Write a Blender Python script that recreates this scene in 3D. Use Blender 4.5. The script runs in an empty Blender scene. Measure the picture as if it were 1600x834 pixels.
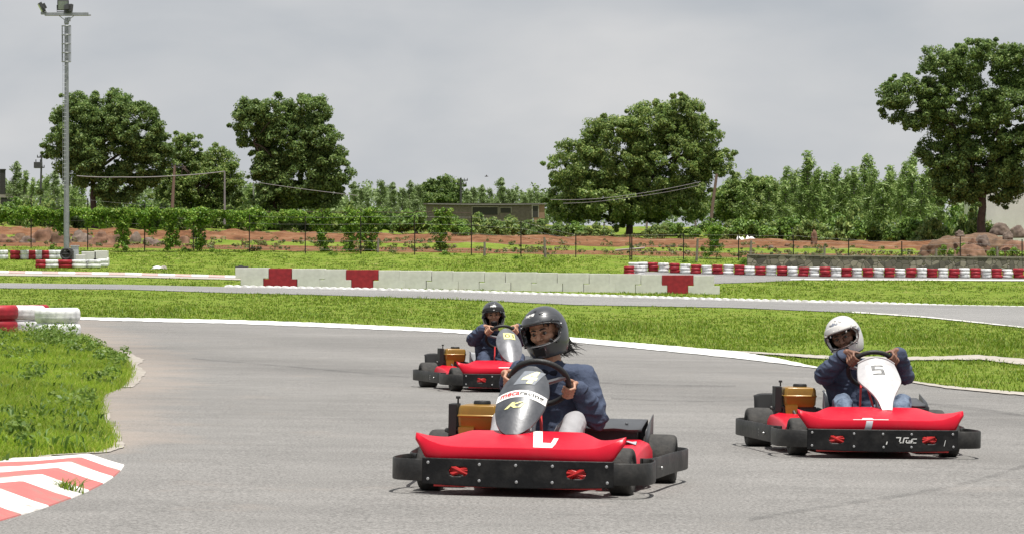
import bpy, bmesh, math, random
import numpy as np
from mathutils import Vector, Matrix, noise
random.seed(7); RNG = np.random.default_rng(7)
sc = bpy.context.scene
COL = sc.collection
R = math.radians
F, YH, CX, HC = 4300.0, 455.0, 800.0, 1.085     # lens in photo pixels, horizon row, centre column, eye height

# ------------------------------------------------------------------ terrain
_D = np.array([-50, 20, 35, 60, 80, 100, 120, 130, 140, 150, 158, 165, 175, 185, 200, 230, 300, 500, 1500, 4000.])
_P = np.array([0, 0, 0.01, .13, .34, .66, 1.08, 1.33, 1.65, 2.12, 2.78, 3.30, 3.75, 4.3, 5.0, 6.3, 8.2, 10.5, 14, 20.])
def _slopes():
    h = np.diff(_D); d = np.diff(_P)/h; m = np.zeros(len(_D)); m[0] = d[0]; m[-1] = d[-1]
    for i in range(1, len(_D)-1):
        if d[i-1]*d[i] <= 0: m[i] = 0
        else:
            w1 = 2*h[i]+h[i-1]; w2 = h[i]+2*h[i-1]
            m[i] = (w1+w2)/(w1/d[i-1]+w2/d[i])
    return m
_M = _slopes()
def zg(x, y):
    x = np.asarray(x, float); y = np.clip(np.asarray(y, float), _D[0], _D[-1])
    i = np.clip(np.searchsorted(_D, y)-1, 0, len(_D)-2)
    h = _D[i+1]-_D[i]; t = (y-_D[i])/h
    p = (2*t**3-3*t**2+1)*_P[i]+(t**3-2*t**2+t)*h*_M[i]+(-2*t**3+3*t**2)*_P[i+1]+(t**3-t**2)*h*_M[i+1]
    return p-0.015*np.clip(x, -45, 45)
_DD = np.concatenate([np.arange(5, 60, .25), np.arange(60, 230, .25), np.arange(230, 900, 2.)])
def G(px, py):
    """the ground point seen at a pixel of the photograph"""
    k = (px-CX)/F
    rows = YH-F*(zg(k*_DD, _DD)-HC)/_DD
    j = np.argmax(rows <= py)
    if rows[j] > py: j = len(_DD)-1
    if j > 0:
        a = (rows[j-1]-py)/max(rows[j-1]-rows[j], 1e-9); d = _DD[j-1]+a*(_DD[j]-_DD[j-1])
    else: d = _DD[0]
    return Vector((k*d, d, float(zg(k*d, d))))
def GV(px, py):
    px = np.asarray(px, float); py = np.asarray(py, float); k = (px-CX)/F; lo = np.full(px.shape, 5.); hi = np.full(px.shape, 400.)
    for _ in range(34):
        m = (lo+hi)/2; up = YH-F*(zg(k*m, m)-HC)/m > py; lo = np.where(up, m, lo); hi = np.where(up, hi, m)
    return np.stack([k*lo, lo, zg(k*lo, lo)], -1)
def AT(px, py, d): return Vector(((px-CX)/F*d, d, HC+(YH-py)/F*d))
def GX(px, d): return Vector(((px-CX)/F*d, d, float(zg((px-CX)/F*d, d))))

# ------------------------------------------------------------------ materials
MATS = {}
def nd(nt, t, **kw):
    n = nt.nodes.new(t)
    for k, v in kw.items(): setattr(n, k, v)
    return n
def c4(c): return (c[0], c[1], c[2], 1.0)
def mat(name, col, rough=.6, metal=0, var=0.0, scale=8.0, col2=None, bump=0, bscale=60, spec=.5, coat=0, detail=6, thresh=None, stretch=None):
    if name in MATS: return MATS[name]
    m = bpy.data.materials.new(name); m.use_nodes = True; nt = m.node_tree
    b = nt.nodes['Principled BSDF']
    b.inputs['Base Color'].default_value = c4(col); b.inputs['Roughness'].default_value = rough
    b.inputs['Metallic'].default_value = metal; b.inputs['Specular IOR Level'].default_value = spec
    b.inputs['Coat Weight'].default_value = coat; b.inputs['Coat Roughness'].default_value = .15
    tc = nd(nt, 'ShaderNodeTexCoord'); src = tc.outputs['Object']
    if stretch:
        mp = nd(nt, 'ShaderNodeMapping'); mp.inputs['Scale'].default_value = stretch
        nt.links.new(src, mp.inputs['Vector']); src = mp.outputs['Vector']
    if var or col2 is not None:
        nz = nd(nt, 'ShaderNodeTexNoise'); nz.inputs['Scale'].default_value = scale; nz.inputs['Detail'].default_value = detail; nz.inputs['Roughness'].default_value = .65
        nt.links.new(src, nz.inputs['Vector'])
        rp = nd(nt, 'ShaderNodeValToRGB'); e = rp.color_ramp.elements
        lo, hi = thresh or (.3, .7); e[0].position = lo; e[1].position = hi
        e[0].color = c4([max(0, c*(1-var)) for c in col]); e[1].color = c4(col2 if col2 is not None else [min(1, c*(1+var)) for c in col])
        nt.links.new(nz.outputs['Fac'], rp.inputs['Fac']); nt.links.new(rp.outputs['Color'], b.inputs['Base Color'])
    if bump:
        n2 = nd(nt, 'ShaderNodeTexNoise'); n2.inputs['Scale'].default_value = bscale; n2.inputs['Detail'].default_value = 5
        nt.links.new(tc.outputs['Object'], n2.inputs['Vector'])
        bp = nd(nt, 'ShaderNodeBump'); bp.inputs['Strength'].default_value = bump; bp.inputs['Distance'].default_value = .02
        nt.links.new(n2.outputs['Fac'], bp.inputs['Height']); nt.links.new(bp.outputs['Normal'], b.inputs['Normal'])
    MATS[name] = m; return m
def leaf_mat(name, cols, transl=.3, rough=.5):
    if name in MATS: return MATS[name]
    m = bpy.data.materials.new(name); m.use_nodes = True; nt = m.node_tree
    b = nt.nodes['Principled BSDF']; b.inputs['Roughness'].default_value = rough; b.inputs['Specular IOR Level'].default_value = .35
    g = nd(nt, 'ShaderNodeNewGeometry'); rp = nd(nt, 'ShaderNodeValToRGB'); rp.color_ramp.elements[0].color = c4(cols[0]); rp.color_ramp.elements[1].color = c4(cols[-1])
    for i, c in enumerate(cols[1:-1]):
        e = rp.color_ramp.elements.new((i+1)/(len(cols)-1)); e.color = c4(c)
    nt.links.new(g.outputs['Random Per Island'], rp.inputs['Fac'])
    tc = nd(nt, 'ShaderNodeTexCoord'); nz = nd(nt, 'ShaderNodeTexNoise'); nz.inputs['Scale'].default_value = .55; nz.inputs['Detail'].default_value = 3
    nt.links.new(tc.outputs['Object'], nz.inputs['Vector'])
    mr = nd(nt, 'ShaderNodeMapRange'); mr.inputs['From Min'].default_value = .3; mr.inputs['From Max'].default_value = .7; mr.inputs['To Min'].default_value = .75; mr.inputs['To Max'].default_value = 1.25
    nt.links.new(nz.outputs['Fac'], mr.inputs['Value'])
    mx = nd(nt, 'ShaderNodeVectorMath', operation='SCALE'); nt.links.new(rp.outputs['Color'], mx.inputs[0]); nt.links.new(mr.outputs['Result'], mx.inputs['Scale'])
    nt.links.new(mx.outputs['Vector'], b.inputs['Base Color'])
    tr = nd(nt, 'ShaderNodeBsdfTranslucent'); nt.links.new(mx.outputs['Vector'], tr.inputs['Color'])
    ms = nd(nt, 'ShaderNodeMixShader'); ms.inputs[0].default_value = transl
    nt.links.new(b.outputs[0], ms.inputs[1]); nt.links.new(tr.outputs[0], ms.inputs[2])
    nt.links.new(ms.outputs[0], nt.nodes['Material Output'].inputs['Surface'])
    MATS[name] = m; return m

# ------------------------------------------------------------------ mesh builder
class MB:
    def __init__(s): s.v = []; s.f = []; s.m = []; s.sm = []
    def add(s, vs, fs, mi=0, smooth=True):
        b = len(s.v); s.v += [tuple(v) for v in vs]
        for f in fs: s.f.append([b+i for i in f]); s.m.append(mi); s.sm.append(smooth)
    def box(s, x0, x1, y0, y1, z0, z1, mi=0, M=None):
        vs = [Vector((x, y, z)) for z in (z0, z1) for y in (y0, y1) for x in (x0, x1)]
        if M is not None: vs = [M @ v for v in vs]
        s.add(vs, [(0, 2, 3, 1), (4, 5, 7, 6), (0, 1, 5, 4), (2, 6, 7, 3), (0, 4, 6, 2), (1, 3, 7, 5)], mi, False)
    def tube(s, pts, rads, n=10, mi=0, closed=False, caps=True):
        pts = [Vector(p) for p in pts]; N = len(pts)
        if not hasattr(rads, '__len__'): rads = [rads]*N
        vs = []; prev = None
        for i, p in enumerate(pts):
            if closed: t = pts[(i+1) % N]-pts[i-1]
            else: t = pts[min(i+1, N-1)]-pts[max(i-1, 0)]
            t.normalize()
            if prev is None:
                a = Vector((0, 0, 1)) if abs(t.z) < .9 else Vector((1, 0, 0)); u = t.cross(a).normalized()
            else:
                u = prev-t*prev.dot(t)
                u = u.normalized() if u.length > 1e-6 else t.orthogonal().normalized()
            prev = u; w = t.cross(u)
            for k in range(n):
                a = 2*math.pi*k/n; vs.append(p+(u*math.cos(a)+w*math.sin(a))*rads[i])
        fs = []
        for i in range(N if closed else N-1):
            j = (i+1) % N
            for k in range(n): fs.append((i*n+k, i*n+(k+1) % n, j*n+(k+1) % n, j*n+k))
        if caps and not closed:
            fs.append(tuple(range(n-1, -1, -1))); fs.append(tuple((N-1)*n+k for k in range(n)))
        s.add(vs, fs, mi)
    def capsule(s, a, b, ra, rb, n=14, mi=0):
        a = Vector(a); b = Vector(b); d = b-a; L = d.length
        d = d.normalized() if L > 1e-6 else Vector((0, 0, 1))
        u = d.orthogonal().normalized(); w = d.cross(u); rings = []
        for q in (-85, -60, -35, -12): rings.append((a+d*ra*math.sin(R(q)), ra*math.cos(R(q))))
        for q in (12, 35, 60, 85): rings.append((b+d*rb*math.sin(R(q)), rb*math.cos(R(q))))
        vs = []
        for p, r in rings:
            for k in range(n):
                t = 2*math.pi*k/n; vs.append(p+(u*math.cos(t)+w*math.sin(t))*r)
        fs = [(i*n+k, i*n+(k+1) % n, (i+1)*n+(k+1) % n, (i+1)*n+k) for i in range(len(rings)-1) for k in range(n)]
        fs.append(tuple(range(n-1, -1, -1))); fs.append(tuple((len(rings)-1)*n+k for k in range(n)))
        s.add(vs, fs, mi)
    def lathe(s, prof, M=None, n=32, mi=0, closed=False):
        """prof = (radius, height along local y axis)"""
        vs = []
        for r, h in prof:
            for k in range(n):
                a = 2*math.pi*k/n; v = Vector((r*math.cos(a), h, r*math.sin(a))); vs.append(M @ v if M is not None else v)
        N = len(prof); fs = []
        for i in range(N if closed else N-1):
            j = (i+1) % N
            for k in range(n): fs.append((i*n+k, j*n+k, j*n+(k+1) % n, i*n+(k+1) % n))
        s.add(vs, fs, mi)
    def grid(s, P, mi=0, smooth=True, flip=False, skip=None):
        nu = len(P); nv = len(P[0]); vs = [p for row in P for p in row]; fs = []
        for i in range(nu-1):
            for j in range(nv-1):
                if skip and skip(i, j): continue
                f = (i*nv+j, i*nv+j+1, (i+1)*nv+j+1, (i+1)*nv+j); fs.append(f[::-1] if flip else f)
        s.add(vs, fs, mi, smooth)
    def prism(s, poly, z0, z1, mi=0, M=None):
        n = len(poly); vs = [Vector((x, y, z0)) for x, y in poly]+[Vector((x, y, z1)) for x, y in poly]
        if M is not None: vs = [M @ v for v in vs]
        fs = [tuple(range(n-1, -1, -1)), tuple(range(n, 2*n))]+[(i, (i+1) % n, n+(i+1) % n, n+i) for i in range(n)]
        s.add(vs, fs, mi, False)
    def band(s, path, z0, z1, th, mi=0, sub=5):
        """a strip standing on edge along a path, with real thickness"""
        P = smooth_path(path, sub); N = len(P); vs = []
        for i, p in enumerate(P):
            t = (P[min(i+1, N-1)]-P[max(i-1, 0)]).normalized(); nn = Vector((-t.y, t.x, 0))*(th/2); c = .006
            for o, z in ((-1, z0+c), (-.4, z0), (.4, z0), (1, z0+c), (1, z1-c), (.4, z1), (-.4, z1), (-1, z1-c)):
                vs.append(Vector((p.x, p.y, 0))+nn*o+Vector((0, 0, z)))
        fs = [(i*8+k, i*8+(k+1) % 8, (i+1)*8+(k+1) % 8, (i+1)*8+k) for i in range(N-1) for k in range(8)]
        fs += [tuple(range(7, -1, -1)), tuple((N-1)*8+k for k in range(8))]
        s.add(vs, fs, mi)
    def mesh(s, name, mats, autos=35):
        me = bpy.data.meshes.new(name); me.from_pydata(s.v, [], s.f)
        for m in mats: me.materials.append(m)
        me.polygons.foreach_set('material_index', s.m); me.polygons.foreach_set('use_smooth', s.sm)
        me.update()
        bm = bmesh.new(); bm.from_mesh(me); bmesh.ops.recalc_face_normals(bm, faces=bm.faces)
        if autos:
            for e in bm.edges:
                if len(e.link_faces) == 2 and e.calc_face_angle(0) > R(autos): e.smooth = False
        bm.to_mesh(me); bm.free(); return me
def smooth_path(path, sub=5):
    p = [Vector((q[0], q[1], q[2] if len(q) > 2 else 0)) for q in path]; out = []
    for i in range(len(p)-1):
        a = p[max(i-1, 0)]; b = p[i]; c = p[i+1]; d = p[min(i+2, len(p)-1)]
        for k in range(sub):
            t = k/sub; out.append(.5*((2*b)+(c-a)*t+(2*a-5*b+4*c-d)*t*t+(3*b-a-3*c+d)*t**3))
    out.append(p[-1]); return out
def link(name, me, parent=None, bev=0, solid=0, loc=None):
    o = bpy.data.objects.new(name, me); COL.objects.link(o)
    if parent is not None: o.parent = parent
    if loc is not None: o.location = loc
    if solid:
        m = o.modifiers.new('solid', 'SOLIDIFY'); m.thickness = solid; m.offset = -1
    if bev:
        m = o.modifiers.new('bevel', 'BEVEL'); m.width = bev; m.segments = 2; m.limit_method = 'ANGLE'
        m.harden_normals = False
    return o
def empty(name, loc=(0, 0, 0)):
    o = bpy.data.objects.new(name, None); COL.objects.link(o); o.location = loc; o.empty_display_size = .2; return o
def tag(o, label=None, cat=None, group=None, kind=None):
    if label: o['label'] = label
    if cat: o['category'] = cat
    if group: o['group'] = group
    if kind: o['kind'] = kind
    return o
def np_mesh(name, verts, faces_flat, nper, mats, smooth=False, normals=None):
    """fast mesh of equal-sized faces"""
    me = bpy.data.meshes.new(name); nv = len(verts); nf = len(faces_flat)//nper
    me.vertices.add(nv); me.vertices.foreach_set('co', np.asarray(verts, np.float32).ravel())
    me.loops.add(nf*nper); me.loops.foreach_set('vertex_index', np.asarray(faces_flat, np.int32))
    me.polygons.add(nf); me.polygons.foreach_set('loop_start', np.arange(0, nf*nper, nper, dtype=np.int32))
    for m in mats: me.materials.append(m)
    me.update(calc_edges=True); me.validate()
    if smooth: me.polygons.foreach_set('use_smooth', [True]*nf)
    return me
def remesh(mb, voxel, iters=3, fac=.5):
    me = mb.mesh('raw', [], 0); o = bpy.data.objects.new('raw', me); COL.objects.link(o)
    m = o.modifiers.new('r', 'REMESH'); m.mode = 'VOXEL'; m.voxel_size = voxel; m.use_smooth_shade = True
    if iters:
        s = o.modifiers.new('s', 'SMOOTH'); s.factor = fac; s.iterations = iters
    dg = bpy.context.evaluated_depsgraph_get(); dg.update()
    out = bpy.data.meshes.new_from_object(o.evaluated_get(dg))
    bpy.data.objects.remove(o); bpy.data.meshes.remove(me)
    out.polygons.foreach_set('use_smooth', [True]*len(out.polygons)); return out
def text_mb(s, size, mapf, mi=0, mb=None, shear=0.0, bold=0.0, sub=1, fit=None, cells=.012):
    """lettering: font outline, cut fine and laid on a surface by mapf(a, b)"""
    cu = bpy.data.curves.new('t', 'FONT'); cu.body = s; cu.size = size; cu.align_x = 'CENTER'; cu.align_y = 'CENTER'; cu.shear = shear; cu.offset = bold; cu.resolution_u = 3
    o = bpy.data.objects.new('t', cu); COL.objects.link(o); dg = bpy.context.evaluated_depsgraph_get(); dg.update()
    me = bpy.data.meshes.new_from_object(o.evaluated_get(dg)); bpy.data.objects.remove(o); bpy.data.curves.remove(cu)
    bm = bmesh.new(); bm.from_mesh(me); bmesh.ops.triangulate(bm, faces=bm.faces)
    for _ in range(4):
        es = [e for e in bm.edges if e.calc_length() > cells]
        if not es: break
        bmesh.ops.subdivide_edges(bm, edges=es, cuts=1); bmesh.ops.triangulate(bm, faces=bm.faces)
    xs = [v.co.x for v in bm.verts]; ys = [v.co.y for v in bm.verts]
    cx, cy = (min(xs)+max(xs))/2, (min(ys)+max(ys))/2; sx = sy = 1
    if fit: sx = fit[0]/(max(xs)-min(xs)); sy = fit[1]/(max(ys)-min(ys))
    bm.verts.index_update()
    vs = [mapf((v.co.x-cx)*sx, (v.co.y-cy)*sy) for v in bm.verts]
    fs = [[v.index for v in f.verts] for f in bm.faces]; bm.free(); bpy.data.meshes.remove(me)
    if mb is None: mb = MB()
    mb.add(vs, fs, mi, True); return mb
def ring_uv(w, h, n=1):
    return None
ONES = "zeroth first second third fourth fifth sixth seventh eighth ninth tenth eleventh twelfth thirteenth fourteenth fifteenth sixteenth seventeenth eighteenth nineteenth twentieth".split()
def ordn(i):
    if i <= 20: return ONES[i]
    t = {2: 'twenty', 3: 'thirty', 4: 'forty'}[i//10]
    return {2: 'twentieth', 3: 'thirtieth', 4: 'fortieth'}[i//10] if i % 10 == 0 else t+'-'+ONES[i % 10]
# ------------------------------------------------------------------ world, sun, camera
SUN = Vector((0.12, -0.16, 0.978)).normalized()          # direction towards the sun
w = bpy.data.worlds.new('World'); sc.world = w; w.use_nodes = True; nt = w.node_tree
bg = nt.nodes['Background']; bg.inputs['Strength'].default_value = .1
sky = nd(nt, 'ShaderNodeTexSky', sky_type='NISHITA'); sky.sun_disc = False
sky.sun_elevation = math.asin(SUN.z); sky.sun_rotation = math.atan2(SUN.x, SUN.y); sky.dust_density = 3
tc = nd(nt, 'ShaderNodeTexCoord'); mp = nd(nt, 'ShaderNodeMapping'); mp.inputs['Scale'].default_value = (4.5, 4.5, 11)
nt.links.new(tc.outputs['Generated'], mp.inputs['Vector'])
nz = nd(nt, 'ShaderNodeTexNoise'); nz.inputs['Scale'].default_value = 2.1; nz.inputs['Detail'].default_value = 6; nz.inputs['Roughness'].default_value = .47; nz.inputs['Distortion'].default_value = .25
nt.links.new(mp.outputs['Vector'], nz.inputs['Vector'])
rp = nd(nt, 'ShaderNodeValToRGB'); e = rp.color_ramp.elements
e[0].position = .32; e[0].color = (.73, .77, .825, 1); e[1].position = .72; e[1].color = (1.0, 1.0, 1.01, 1)
nt.links.new(nz.outputs['Fac'], rp.inputs['Fac'])
sx = nd(nt, 'ShaderNodeSeparateXYZ'); nt.links.new(tc.outputs['Generated'], sx.inputs[0])
mr = nd(nt, 'ShaderNodeMapRange'); mr.inputs['From Min'].default_value = 0; mr.inputs['From Max'].default_value = .12; mr.inputs['To Min'].default_value = 4.95; mr.inputs['To Max'].default_value = 4.5
nt.links.new(sx.outputs['Z'], mr.inputs['Value'])
vs = nd(nt, 'ShaderNodeVectorMath', operation='SCALE'); nt.links.new(rp.outputs['Color'], vs.inputs[0]); nt.links.new(mr.outputs['Result'], vs.inputs['Scale'])
mx = nd(nt, 'ShaderNodeMix', data_type='RGBA'); mx.inputs['Factor'].default_value = .93
nt.links.new(sky.outputs['Color'], mx.inputs['A']); nt.links.new(vs.outputs['Vector'], mx.inputs['B'])
nt.links.new(mx.outputs['Result'], bg.inputs['Color'])
sl = bpy.data.lights.new('Sun', 'SUN'); sl.energy = 4.2; sl.angle = R(.6); sl.color = (1, .965, .91)
so = bpy.data.objects.new('sun', sl); COL.objects.link(so); so.rotation_euler = SUN.to_track_quat('Z', 'Y').to_euler()
cd = bpy.data.cameras.new('Camera'); cam = bpy.data.objects.new('camera', cd); COL.objects.link(cam)
cam.location = (0, 0, HC); cam.rotation_euler = (R(90), 0, 0); cd.sensor_width = 36; cd.lens = F/1600*36
cd.shift_y = (YH-417)/1600; cd.clip_end = 6000; cd.clip_start = .5; sc.camera = cam
sc.view_settings.view_transform = 'Standard'; sc.view_settings.look = 'None'; sc.view_settings.exposure = .55; sc.view_settings.gamma = 1
sc.render.film_transparent = False
sc.cycles.max_bounces = 6; sc.cycles.diffuse_bounces = 3; sc.cycles.glossy_bounces = 3; sc.cycles.transmission_bounces = 3; sc.cycles.transparent_max_bounces = 6
sc.cycles.use_denoising = True

# ------------------------------------------------------------------ outlines read on the ground
def ip(pl, x):
    if x <= pl[0][0]: return pl[0][1]
    for (a, b), (c, d) in zip(pl, pl[1:]):
        if x <= c: return b+(d-b)*(x-a)/(c-a)
    return pl[-1][1]
WL_UP = [(-500, 480), (-100, 488), (125, 495.5), (350, 499.5), (500, 504.5), (700, 514), (800, 520), (900, 528), (1000, 536.5), (1150, 549), (1215, 560), (1280, 574.5)]
WL_LO = [(-500, 484), (-100, 492), (125, 499.8), (350, 505.5), (500, 511), (700, 519.8), (800, 527), (900, 535.5), (1000, 545), (1150, 560), (1215, 568), (1280, 576)]
T1_FAR = [(-500, 482), (-100, 490), (125, 497.5), (350, 502.5), (500, 507.5), (700, 516.5), (800, 523), (900, 531.5), (1000, 540.5), (1150, 554), (1215, 564), (1275, 575), (1340, 584), (1410, 594), (1480, 604), (1600, 615), (1800, 632), (2100, 658)]
T2_FAR = [(-500, 430), (0, 442), (200, 444.5), (350, 448), (500, 451), (700, 455.5), (900, 462), (1150, 469.5), (1350, 474), (1600, 478.5), (2100, 487)]
T2_NEAR = [(-500, 438), (0, 450), (200, 452), (360, 457.5), (500, 460.5), (700, 467), (900, 476), (1150, 480.5), (1350, 489), (1450, 496), (1600, 512), (1800, 535), (2100, 570)]
T3_FAR = [(985, 424), (1020, 424.5), (1600, 435), (2100, 445)]
T3_NEAR = [(985, 437), (1030, 440), (1110, 443), (1190, 440.5), (1250, 437.2), (1300, 437), (1600, 439), (2100, 449)]
K_UP = [(-500, 411), (0, 423.5), (200, 426.5), (385, 431.5)]
K_LO = [(-500, 414.4), (0, 427), (200, 430), (385, 435)]
KC_LO = [(-500, 418), (0, 430.5), (200, 433), (385, 437.5)]
CS_UP = [(1130, 547.5), (1290, 556), (1410, 558.5), (1530, 555), (1600, 561), (1800, 575)]
CS_LO = [(1130, 549), (1230, 556), (1290, 561), (1410, 563), (1530, 562), (1600, 570), (1800, 588)]
BANK = [(495, -300), (498, 0), (505, 60), (522, 125), (540, 152), (552, 182), (562, 196), (575, 205), (590, 204), (603, 196), (615, 165), (630, 152), (645, 158), (660, 160), (675, 174), (690, 176), (700, 172), (707, 150), (712, 60), (722, 28), (737, -4), (760, -60), (830, -250)]
def on_road(px, py):
    if py > ip(T1_FAR, px): return True
    if ip(T2_FAR, px)-.6 < py < ip(T2_NEAR, px): return True
    if px > 985 and ip(T3_FAR, px)-.5 < py < ip(T3_NEAR, px): return True
    if px < 385 and ip(K_UP, px)-.5 < py < ip(KC_LO, px): return True
    if 1130 < px and ip(CS_UP, px) < py < ip(CS_LO, px): return True
    if px < 1280 and ip(WL_UP, px) < py: return True
    return False

def sheet(name, up, lo, x0, x1, step, rows, off, mats, mi=None, attr=None, jit=0, lift=None):
    xs = list(np.arange(x0, x1+.1, step)); V = []; nu = len(xs)
    for i, px in enumerate(xs):
        ju = random.uniform(-jit, jit); jl = random.uniform(-jit, jit)
        a = G(px, ip(up, px)+ju); b = G(px, ip(lo, px)+jl)
        for j in range(rows+1):
            t = j/rows; d = math.exp(math.log(a.y)*(1-t)+math.log(b.y)*t); tt = (d-a.y)/(b.y-a.y) if abs(b.y-a.y) > 1e-6 else t
            x = a.x+(b.x-a.x)*tt; z = float(zg(x, d))+off+(lift(px, t) if lift else 0)
            V.append((x, d, z))
    fs = []; mis = []
    for i in range(nu-1):
        for j in range(rows):
            k = rows+1; fs += [i*k+j, i*k+j+1, (i+1)*k+j+1, (i+1)*k+j]; mis.append(mi(xs[i], j) if mi else 0)
    me = np_mesh(name, V, fs, 4, mats, True); me.polygons.foreach_set('material_index', mis)
    if attr:
        at = me.attributes.new('dirt', 'FLOAT', 'POINT'); at.data.foreach_set('value', [attr(v) for v in V])
    o = link(name, me); return tag(o, kind='structure')

# ------------------------------------------------------------------ asphalt
def asphalt(name, base, dirt=True):
    m = bpy.data.materials.new(name); m.use_nodes = True; nt = m.node_tree; b = nt.nodes['Principled BSDF']; b.inputs['Roughness'].default_value = .85; b.inputs['Specular IOR Level'].default_value = .3
    tc = nd(nt, 'ShaderNodeTexCoord'); L = nt.links.new
    def nz(scale, det, mp=None, rough=.6):
        n = nd(nt, 'ShaderNodeTexNoise'); n.inputs['Scale'].default_value = scale; n.inputs['Detail'].default_value = det; n.inputs['Roughness'].default_value = rough
        if mp:
            q = nd(nt, 'ShaderNodeMapping'); q.inputs['Scale'].default_value = mp[0]; q.inputs['Rotation'].default_value = (0, 0, mp[1]); L(tc.outputs['Object'], q.inputs[0]); L(q.outputs[0], n.inputs['Vector'])
        else: L(tc.outputs['Object'], n.inputs['Vector'])
        return n.outputs['Fac']
    def rng(s, a, b_, c, d):
        n = nd(nt, 'ShaderNodeMapRange'); n.inputs['From Min'].default_value = a; n.inputs['From Max'].default_value = b_; n.inputs['To Min'].default_value = c; n.inputs['To Max'].default_value = d; L(s, n.inputs['Value']); return n.outputs['Result']
    def mul(a, b_):
        n = nd(nt, 'ShaderNodeMath', operation='MULTIPLY'); L(a, n.inputs[0]); L(b_, n.inputs[1]); return n.outputs[0]
    fine = rng(nz(60, 2, rough=.9), .32, .68, .42, 1.58); mid = rng(nz(2.2, 6), .3, .7, .93, 1.07); big = rng(nz(.16, 4), .3, .7, .9, 1.09)
    streak = rng(nz(1.0, 5, ((.12, 1.3, 1), .35)), .35, .65, .93, 1.06); streak2 = rng(nz(1.0, 4, ((.5, 4.0, 1), -.15)), .3, .7, .95, 1.05)
    f = mul(mul(mul(fine, mid), mul(big, streak)), streak2)
    v = nd(nt, 'ShaderNodeVectorMath', operation='SCALE'); v.inputs[0].default_value = base; L(f, v.inputs['Scale']); out = v.outputs[0]
    # sparse dark grit and cracks
    vo = nd(nt, 'ShaderNodeTexVoronoi'); vo.inputs['Scale'].default_value = 3.1; L(tc.outputs['Object'], vo.inputs['Vector'])
    g = rng(vo.outputs['Distance'], .012, .03, .35, 1.0); v2 = nd(nt, 'ShaderNodeVectorMath', operation='SCALE'); L(out, v2.inputs[0]); L(g, v2.inputs['Scale']); out = v2.outputs[0]
    if dirt:
        at = nd(nt, 'ShaderNodeAttribute'); at.attribute_name = 'dirt'
        k = nd(nt, 'ShaderNodeMath', operation='ADD'); L(at.outputs['Fac'], k.inputs[0]); L(rng(nz(.9, 6, rough=.7), .3, .7, -.55, .3), k.inputs[1])
        kk = rng(k.outputs[0], .05, .8, 0, .6); mx = nd(nt, 'ShaderNodeMix', data_type='RGBA'); L(kk, mx.inputs['Factor']); L(out, mx.inputs['A'])
        mx.inputs['B'].default_value = (.3, .25, .21, 1); out = mx.outputs['Result']
    if dirt:
        ar = nd(nt, 'ShaderNodeAttribute'); ar.attribute_name = 'rubber'; rr = rng(mul(ar.outputs['Fac'], rng(nz(1.0, 6, ((.15, 1.6, 1), .2)), .25, .7, .2, 1)), 0, 1, 1, .74)
        v3 = nd(nt, 'ShaderNodeVectorMath', operation='SCALE'); L(out, v3.inputs[0]); L(rr, v3.inputs['Scale']); out = v3.outputs[0]
    L(out, b.inputs['Base Color'])
    bp = nd(nt, 'ShaderNodeBump'); bp.inputs['Strength'].default_value = .35; bp.inputs['Distance'].default_value = .004; L(nz(130, 3), bp.inputs['Height']); L(bp.outputs[0], b.inputs['Normal'])
    return m
M_ASPH = asphalt('asphalt', (.19, .1835, .174)); M_ASPH2 = asphalt('asphalt_far', (.21, .206, .2), False)
edge = [G(x, y) for y, x in BANK[2:]]
edge = [p for p in edge if p.y < 75]
ex = np.array([p.x for p in edge]); ey = np.array([p.y for p in edge])
def bankx(d):
    o = np.argsort(ey); return float(np.interp(d, ey[o], ex[o]))
def dirt_at(v):
    x, y, z = v
    if y > 70: return 0
    w = .22+.03*y*(1 if y > 19 else .35); return max(0., 1-max(0, x-bankx(y))/w)
ot = sheet('track', T1_FAR, [(-500, 1150), (2100, 1150)], -500, 2100, 13, 90, .0, [M_ASPH], attr=dirt_at)
RL = [(-200, 545), (200, 550), (450, 568), (750, 590), (1000, 606), (1300, 628), (1600, 655), (2000, 700)]
def rub_at(c):
    px = CX+F*c.x/c.y; py = YH-F*(c.z-HC)/c.y
    return math.exp(-((py-ip(RL, px))/16)**2)+.6*math.exp(-((py-ip(RL, px)+38)/9)**2)+.5*math.exp(-((py-ip(RL, px)-75)/22)**2)
at = ot.data.attributes.new('rubber', 'FLOAT', 'POINT'); at.data.foreach_set('value', [rub_at(v.co) for v in ot.data.vertices])
sheet('back_track', T2_FAR, T2_NEAR, -500, 2100, 20, 8, .006, [M_ASPH2])
sheet('side_track', T3_FAR, T3_NEAR, 985, 2100, 15, 6, .006, [M_ASPH2])
M_WP = mat('white_paint', (.5, .49, .465), .7, var=.2, scale=3.5, col2=(.86, .86, .84), detail=8)
M_WPD = mat('white_paint_dirty', (.5, .48, .44), .8, var=.25, scale=5, col2=(.78, .77, .74))
M_CONC = mat('pale_concrete', (.36, .33, .29), .9, var=.2, scale=6, bump=.3)
M_RP = mat('faded_red_paint', (.33, .2, .17), .8, var=.1, scale=7, col2=(.44, .13, .12), bump=.2, detail=12, thresh=(.3, .5))
M_RWP = mat('faded_white_paint', (.36, .33, .29), .8, var=.1, scale=7, col2=(.74, .71, .67), bump=.2, detail=12, thresh=(.3, .5))
sheet('white_edge_line', WL_UP, WL_LO, -500, 1280, 7, 2, .012, [M_WP], jit=.35)
sheet('pale_edge_line', [(1280, 575), (1340, 583.5), (1410, 593.5), (1480, 603.5), (1600, 614), (2100, 657)], [(1280, 576), (1340, 585.2), (1410, 596), (1480, 607), (1600, 618.5), (2100, 663)], 1280, 2100, 9, 1, .012, [M_CONC], jit=.5)
sheet('concrete_strip', CS_UP, CS_LO, 1130, 1800, 8, 2, .012, [M_CONC], jit=.5)
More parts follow.
